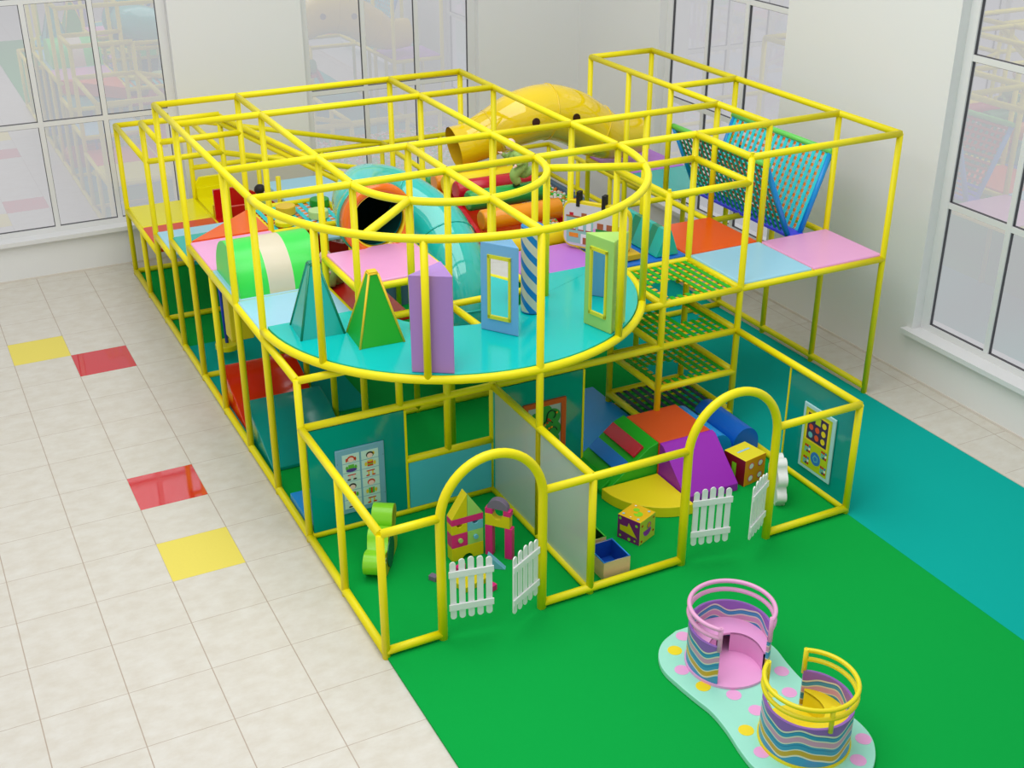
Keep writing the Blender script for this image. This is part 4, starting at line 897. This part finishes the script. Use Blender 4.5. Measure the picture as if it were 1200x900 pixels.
def cup(c, a0, a1, mainm, railm, label, floorz, seat_side, extra_post):
    """wall covers the angles a0..a1 (degrees, counter-clockwise)"""
    t = thing('toddler_cup', label, 'cup seat', (c[0], c[1], .073))
    Rr = .345; th = .022; zb = .073; zt = .46
    wv = mat('wave_cream', (226, 220, 200), .4); CMs = [mat('wave_blue', (62, 152, 196), .4), mat('wave_violet', (150, 100, 192), .4), mat('wave_pink', (214, 156, 192), .4), mat('wave_gold', (206, 164, 40), .4), wv, mat('wave_deep', (48, 130, 180), .4), mat('wave_red', (200, 80, 60), .4)]
    n = 108; m = MB()
    # bands from the bottom: heights relative, material
    bands = [(0, 0), (.085, 4), (.10, 3), (.15, 0), (.165, 5), (.18, 0), (.205, 4), (.22, 2), (.265, 4), (.28, 0), (.31, 5), (.325, 0), (.345, 4), (.36, 1)]
    mid = [0, 4, 3, 4, 0, 5, 0, 4, 2, 4, 0, 5, 4, 1]
    bz = [0, .075, .09, .135, .145, .18, .19, .205, .215, .26, .272, .30, .31, .325]
    tot = zt-zb
    def zz(k, th_): 
        if k == 0: return zb
        if k >= len(bz): return zt
        w_ = .030*math.sin(th_*5+.4)+.010*math.sin(th_*10+1)
        return zb+min(tot, bz[k]*1.02+w_)
    for i in range(n):
        p0 = rad(a0+(a1-a0)*i/n); p1 = rad(a0+(a1-a0)*(i+1)/n)
        for k in range(len(bz)):
            for rr in (Rr, Rr-th):
                m.add([(c[0]+rr*math.cos(p0), c[1]+rr*math.sin(p0), zz(k, p0)), (c[0]+rr*math.cos(p1), c[1]+rr*math.sin(p1), zz(k, p1)), (c[0]+rr*math.cos(p1), c[1]+rr*math.sin(p1), zz(k+1, p1)), (c[0]+rr*math.cos(p0), c[1]+rr*math.sin(p0), zz(k+1, p0))], [(0, 1, 2, 3)], mid[k], True)
        m.add([(c[0]+(Rr-th)*math.cos(p0), c[1]+(Rr-th)*math.sin(p0), zt), (c[0]+Rr*math.cos(p0), c[1]+Rr*math.sin(p0), zt), (c[0]+Rr*math.cos(p1), c[1]+Rr*math.sin(p1), zt), (c[0]+(Rr-th)*math.cos(p1), c[1]+(Rr-th)*math.sin(p1), zt)], [(0, 1, 2, 3)], 1)
    for aa_ in (a0, a1):
        p = rad(aa_)
        for k in range(len(bz)): m.add([(c[0]+(Rr-th)*math.cos(p), c[1]+(Rr-th)*math.sin(p), zz(k, p)), (c[0]+Rr*math.cos(p), c[1]+Rr*math.sin(p), zz(k, p)), (c[0]+Rr*math.cos(p), c[1]+Rr*math.sin(p), zz(k+1, p)), (c[0]+(Rr-th)*math.cos(p), c[1]+(Rr-th)*math.sin(p), zz(k+1, p))], [(0, 1, 2, 3)], mid[k])
    m.build('wave_wall', CMs, t, recalc=False)
    MB().cyl(c, Rr+.012, .073, .095, 48).build('base_disc', mainm, t)
    # curved bench: a shell against the wall, wavy front edge
    bs_ = MB(); zs_ = .29; s0, s1 = a0+4, a1-4; k = 60; inner = []
    for i in range(k+1):
        u = i/k; aa_ = rad(s0+(s1-s0)*u); ri = .16+.10*math.cos(2*PI*u*1.0+PI)*-1 if 0 else (.30-.20*math.sin(PI*u)**.8)
        inner.append((aa_, ri))
    ov = [(c[0]+(Rr-th)*math.cos(a), c[1]+(Rr-th)*math.sin(a)) for a, _ in inner]; iv_ = [(c[0]+r_*math.cos(a), c[1]+r_*math.sin(a)) for a, r_ in inner]
    for i in range(k):
        bs_.hexa([(*ov[i], zs_-.02), (*ov[i+1], zs_-.02), (*iv_[i+1], zs_-.02), (*iv_[i], zs_-.02), (*ov[i], zs_), (*ov[i+1], zs_), (*iv_[i+1], zs_), (*iv_[i], zs_)])
        if i < k*.38 or i > k*.62: bs_.add([(*iv_[i], .095), (*iv_[i+1], .095), (*iv_[i+1], zs_), (*iv_[i], zs_)], [(0, 1, 2, 3)])
    bs_.build('bench', mainm, t)
    for z in (.56, .645): 
        MB().path([(c[0]+(Rr+.005)*math.cos(rad(a0+(a1-a0)*i/60)), c[1]+(Rr+.005)*math.sin(rad(a0+(a1-a0)*i/60)), z) for i in range(61)], .019, 12).build('handrail', railm, t)
    for aa_ in (a0+1, a1-1)+tuple(extra_post): MB().bar((c[0]+Rr*math.cos(rad(aa_)), c[1]+Rr*math.sin(rad(aa_)), .43), (c[0]+Rr*math.cos(rad(aa_)), c[1]+Rr*math.sin(rad(aa_)), .66), .02, 10).build('handrail_post', railm, t)
    return t
cup((2.50, -1.43), -60, 220, pink, mat('rail_pink', (232, 166, 210), .35), 'pink-railed round toddler cup with painted waves at the upper end of the mint platform', 0, 0, ())
cup((2.485, -2.45), -242, 58, yvin, mat('rail_yellow', (236, 220, 12), .35), 'yellow-railed round toddler cup with painted waves at the lower end of the mint platform', 0, 0, (-102,))

# ------------------------------------------------------------------ children playing
def child(loc, face, pose, label, hair=None, S=1, top=cloth, bottom=cloth, feet=cloth2):
    """small child figure; local frame: +x is where it faces, heights in modules for a 0.62 tall child"""
    t = thing('child', label, 'person', loc); ca, sa = math.cos(face), math.sin(face)
    def W(p): x, y, z = (q*S for q in p); return (loc[0]+x*ca-y*sa, loc[1]+x*sa+y*ca, loc[2]+z)
    K = pose
    def tubep(nm, keys, rs, m, n=12):
        P_ = spline([W(K[k]) for k in keys], 5); R_ = radii(rs, 5); b = MB().path(P_, R_, n)
        b.sphere(P_[0], R_[0], 6); b.sphere(P_[-1], R_[-1], 6); return b.build(nm, m, t)
    bdy = MB()
    P_ = spline([W(K[k]) for k in ('hip', 'waist', 'chest', 'neck')], 5); bdy.path(P_, radii([.115*S, .11*S, .10*S, .045*S], 5), 16); bdy.sphere(P_[0], .115*S, 8)
    for s_ in ('l', 'r'):
        for keys, rs in (((s_+'hip', s_+'knee', s_+'ankle'), [.085*S, .076*S, .06*S]), ((s_+'sho', s_+'elb', s_+'wri'), [.044*S, .038*S, .028*S])):
            P_ = spline([W(K[k]) for k in keys], 5); bdy.path(P_, radii(rs, 5), 12); bdy.sphere(P_[0], rs[0], 6); bdy.sphere(P_[5], rs[1], 6)
    bdy.build('clothed_body', top, t)
    h = W(K['head']); hd = MB().sphere(h, .078*S, 10, 0, (1, .95, 1.12)); hd.bar(W(K['neck']), h, .03*S, 10)
    fx = Vector((ca, sa, 0)); sx = Vector((-sa, ca, 0)); Hc = Vector(h)
    hd.sphere(tuple(Hc+fx*.078*S), .012*S, 5)
    for s_ in (-1, 1): hd.sphere(tuple(Hc+sx*s_*.074*S+Vector((0, 0, -.005))), .018, 5, 0, (.6, .6, 1))
    for s_ in ('l', 'r'):
        wv = Vector(W(K[s_+'wri'])); ev = Vector(W(K[s_+'elb'])); d = (wv-ev).normalized(); hd.sphere(tuple(wv+d*.02), .02, 6)
        sd = d.cross(Vector((0, 0, 1))).normalized() if abs(d.z) < .95 else Vector((1, 0, 0))
        for k in range(4): a = wv+d*.03+sd*(k-1.5)*.010; hd.path([tuple(a), tuple(a+d*.018), tuple(a+d*.03+Vector((0, 0, -.006)))], [.0055, .005, .004], 6)
        a = wv+d*.012+sd*.018; hd.path([tuple(a), tuple(a+sd*.012+d*.012)], [.006, .0045], 6)
    hd.build('head_and_hands', skin, t)
    fc = MB()
    for s_ in (-1, 1): fc.sphere(tuple(Hc+fx*.070*S+sx*s_*.028*S+Vector((0, 0, .012))), .009, 5)
    fc.sphere(tuple(Hc+fx*.070*S+Vector((0, 0, -.036*S))), .010, 5, 0, (.5, 1.2, .4)); fc.build('eyes_and_mouth', hairm, t)
    if hair:
        MB().sphere(tuple(Hc-fx*.012+Vector((0, 0, .022))), .082, 8, 0, (1, 1, .95)).build('hair', hair, t)
    for s_ in ('l', 'r'):
        a = Vector(W(K[s_+'ankle'])); tdir = Vector(W(K[s_+'toe']))-a
        MB().path([tuple(a-tdir*.2), tuple(a+tdir*.4), tuple(a+tdir)], [.032, .036, .024], 10).build('shoe', feet, t)
    return t
run = dict(hip=(0, 0, .30), waist=(.03, 0, .37), chest=(.08, 0, .45), neck=(.12, 0, .51), head=(.15, 0, .60), lhip=(0, .04, .28), lknee=(.10, .05, .16), lankle=(.05, .05, .035), ltoe=(.12, .05, .0),
           rhip=(0, -.04, .28), rknee=(-.05, -.05, .15), rankle=(-.19, -.05, .20), rtoe=(-.22, -.05, .12), lsho=(.09, .08, .47), lelb=(.0, .13, .38), lwri=(.08, .13, .33), rsho=(.09, -.08, .47), relb=(.17, -.12, .39), rwri=(.25, -.10, .44))
sit = dict(hip=(0, 0, .07), waist=(.02, 0, .15), chest=(.07, 0, .24), neck=(.11, 0, .30), head=(.17, 0, .37), lhip=(0, .05, .07), lknee=(.16, .07, .17), lankle=(.2, .07, .035), ltoe=(.28, .07, .02),
           rhip=(0, -.05, .07), rknee=(.16, -.07, .17), rankle=(.2, -.07, .035), rtoe=(.28, -.07, .02), lsho=(.07, .08, .26), lelb=(.12, .11, .17), lwri=(.2, .09, .20), rsho=(.07, -.08, .26), relb=(.12, -.11, .17), rwri=(.2, -.09, .20))
child((3.90, 5.06, 2.215), rad(165), run, 'toddler in pale green clothes and dark boots running over the padded rollers', None, .84)
child((1.55, 5.35, 1.255), rad(215), sit, 'toddler in green clothes crouching on the red pad behind the orange ring')
child((1.45, 8.5, 1.10), rad(20), sit, 'toddler in pale green clothes with dark hair sitting at the top of the red slide', hairm)
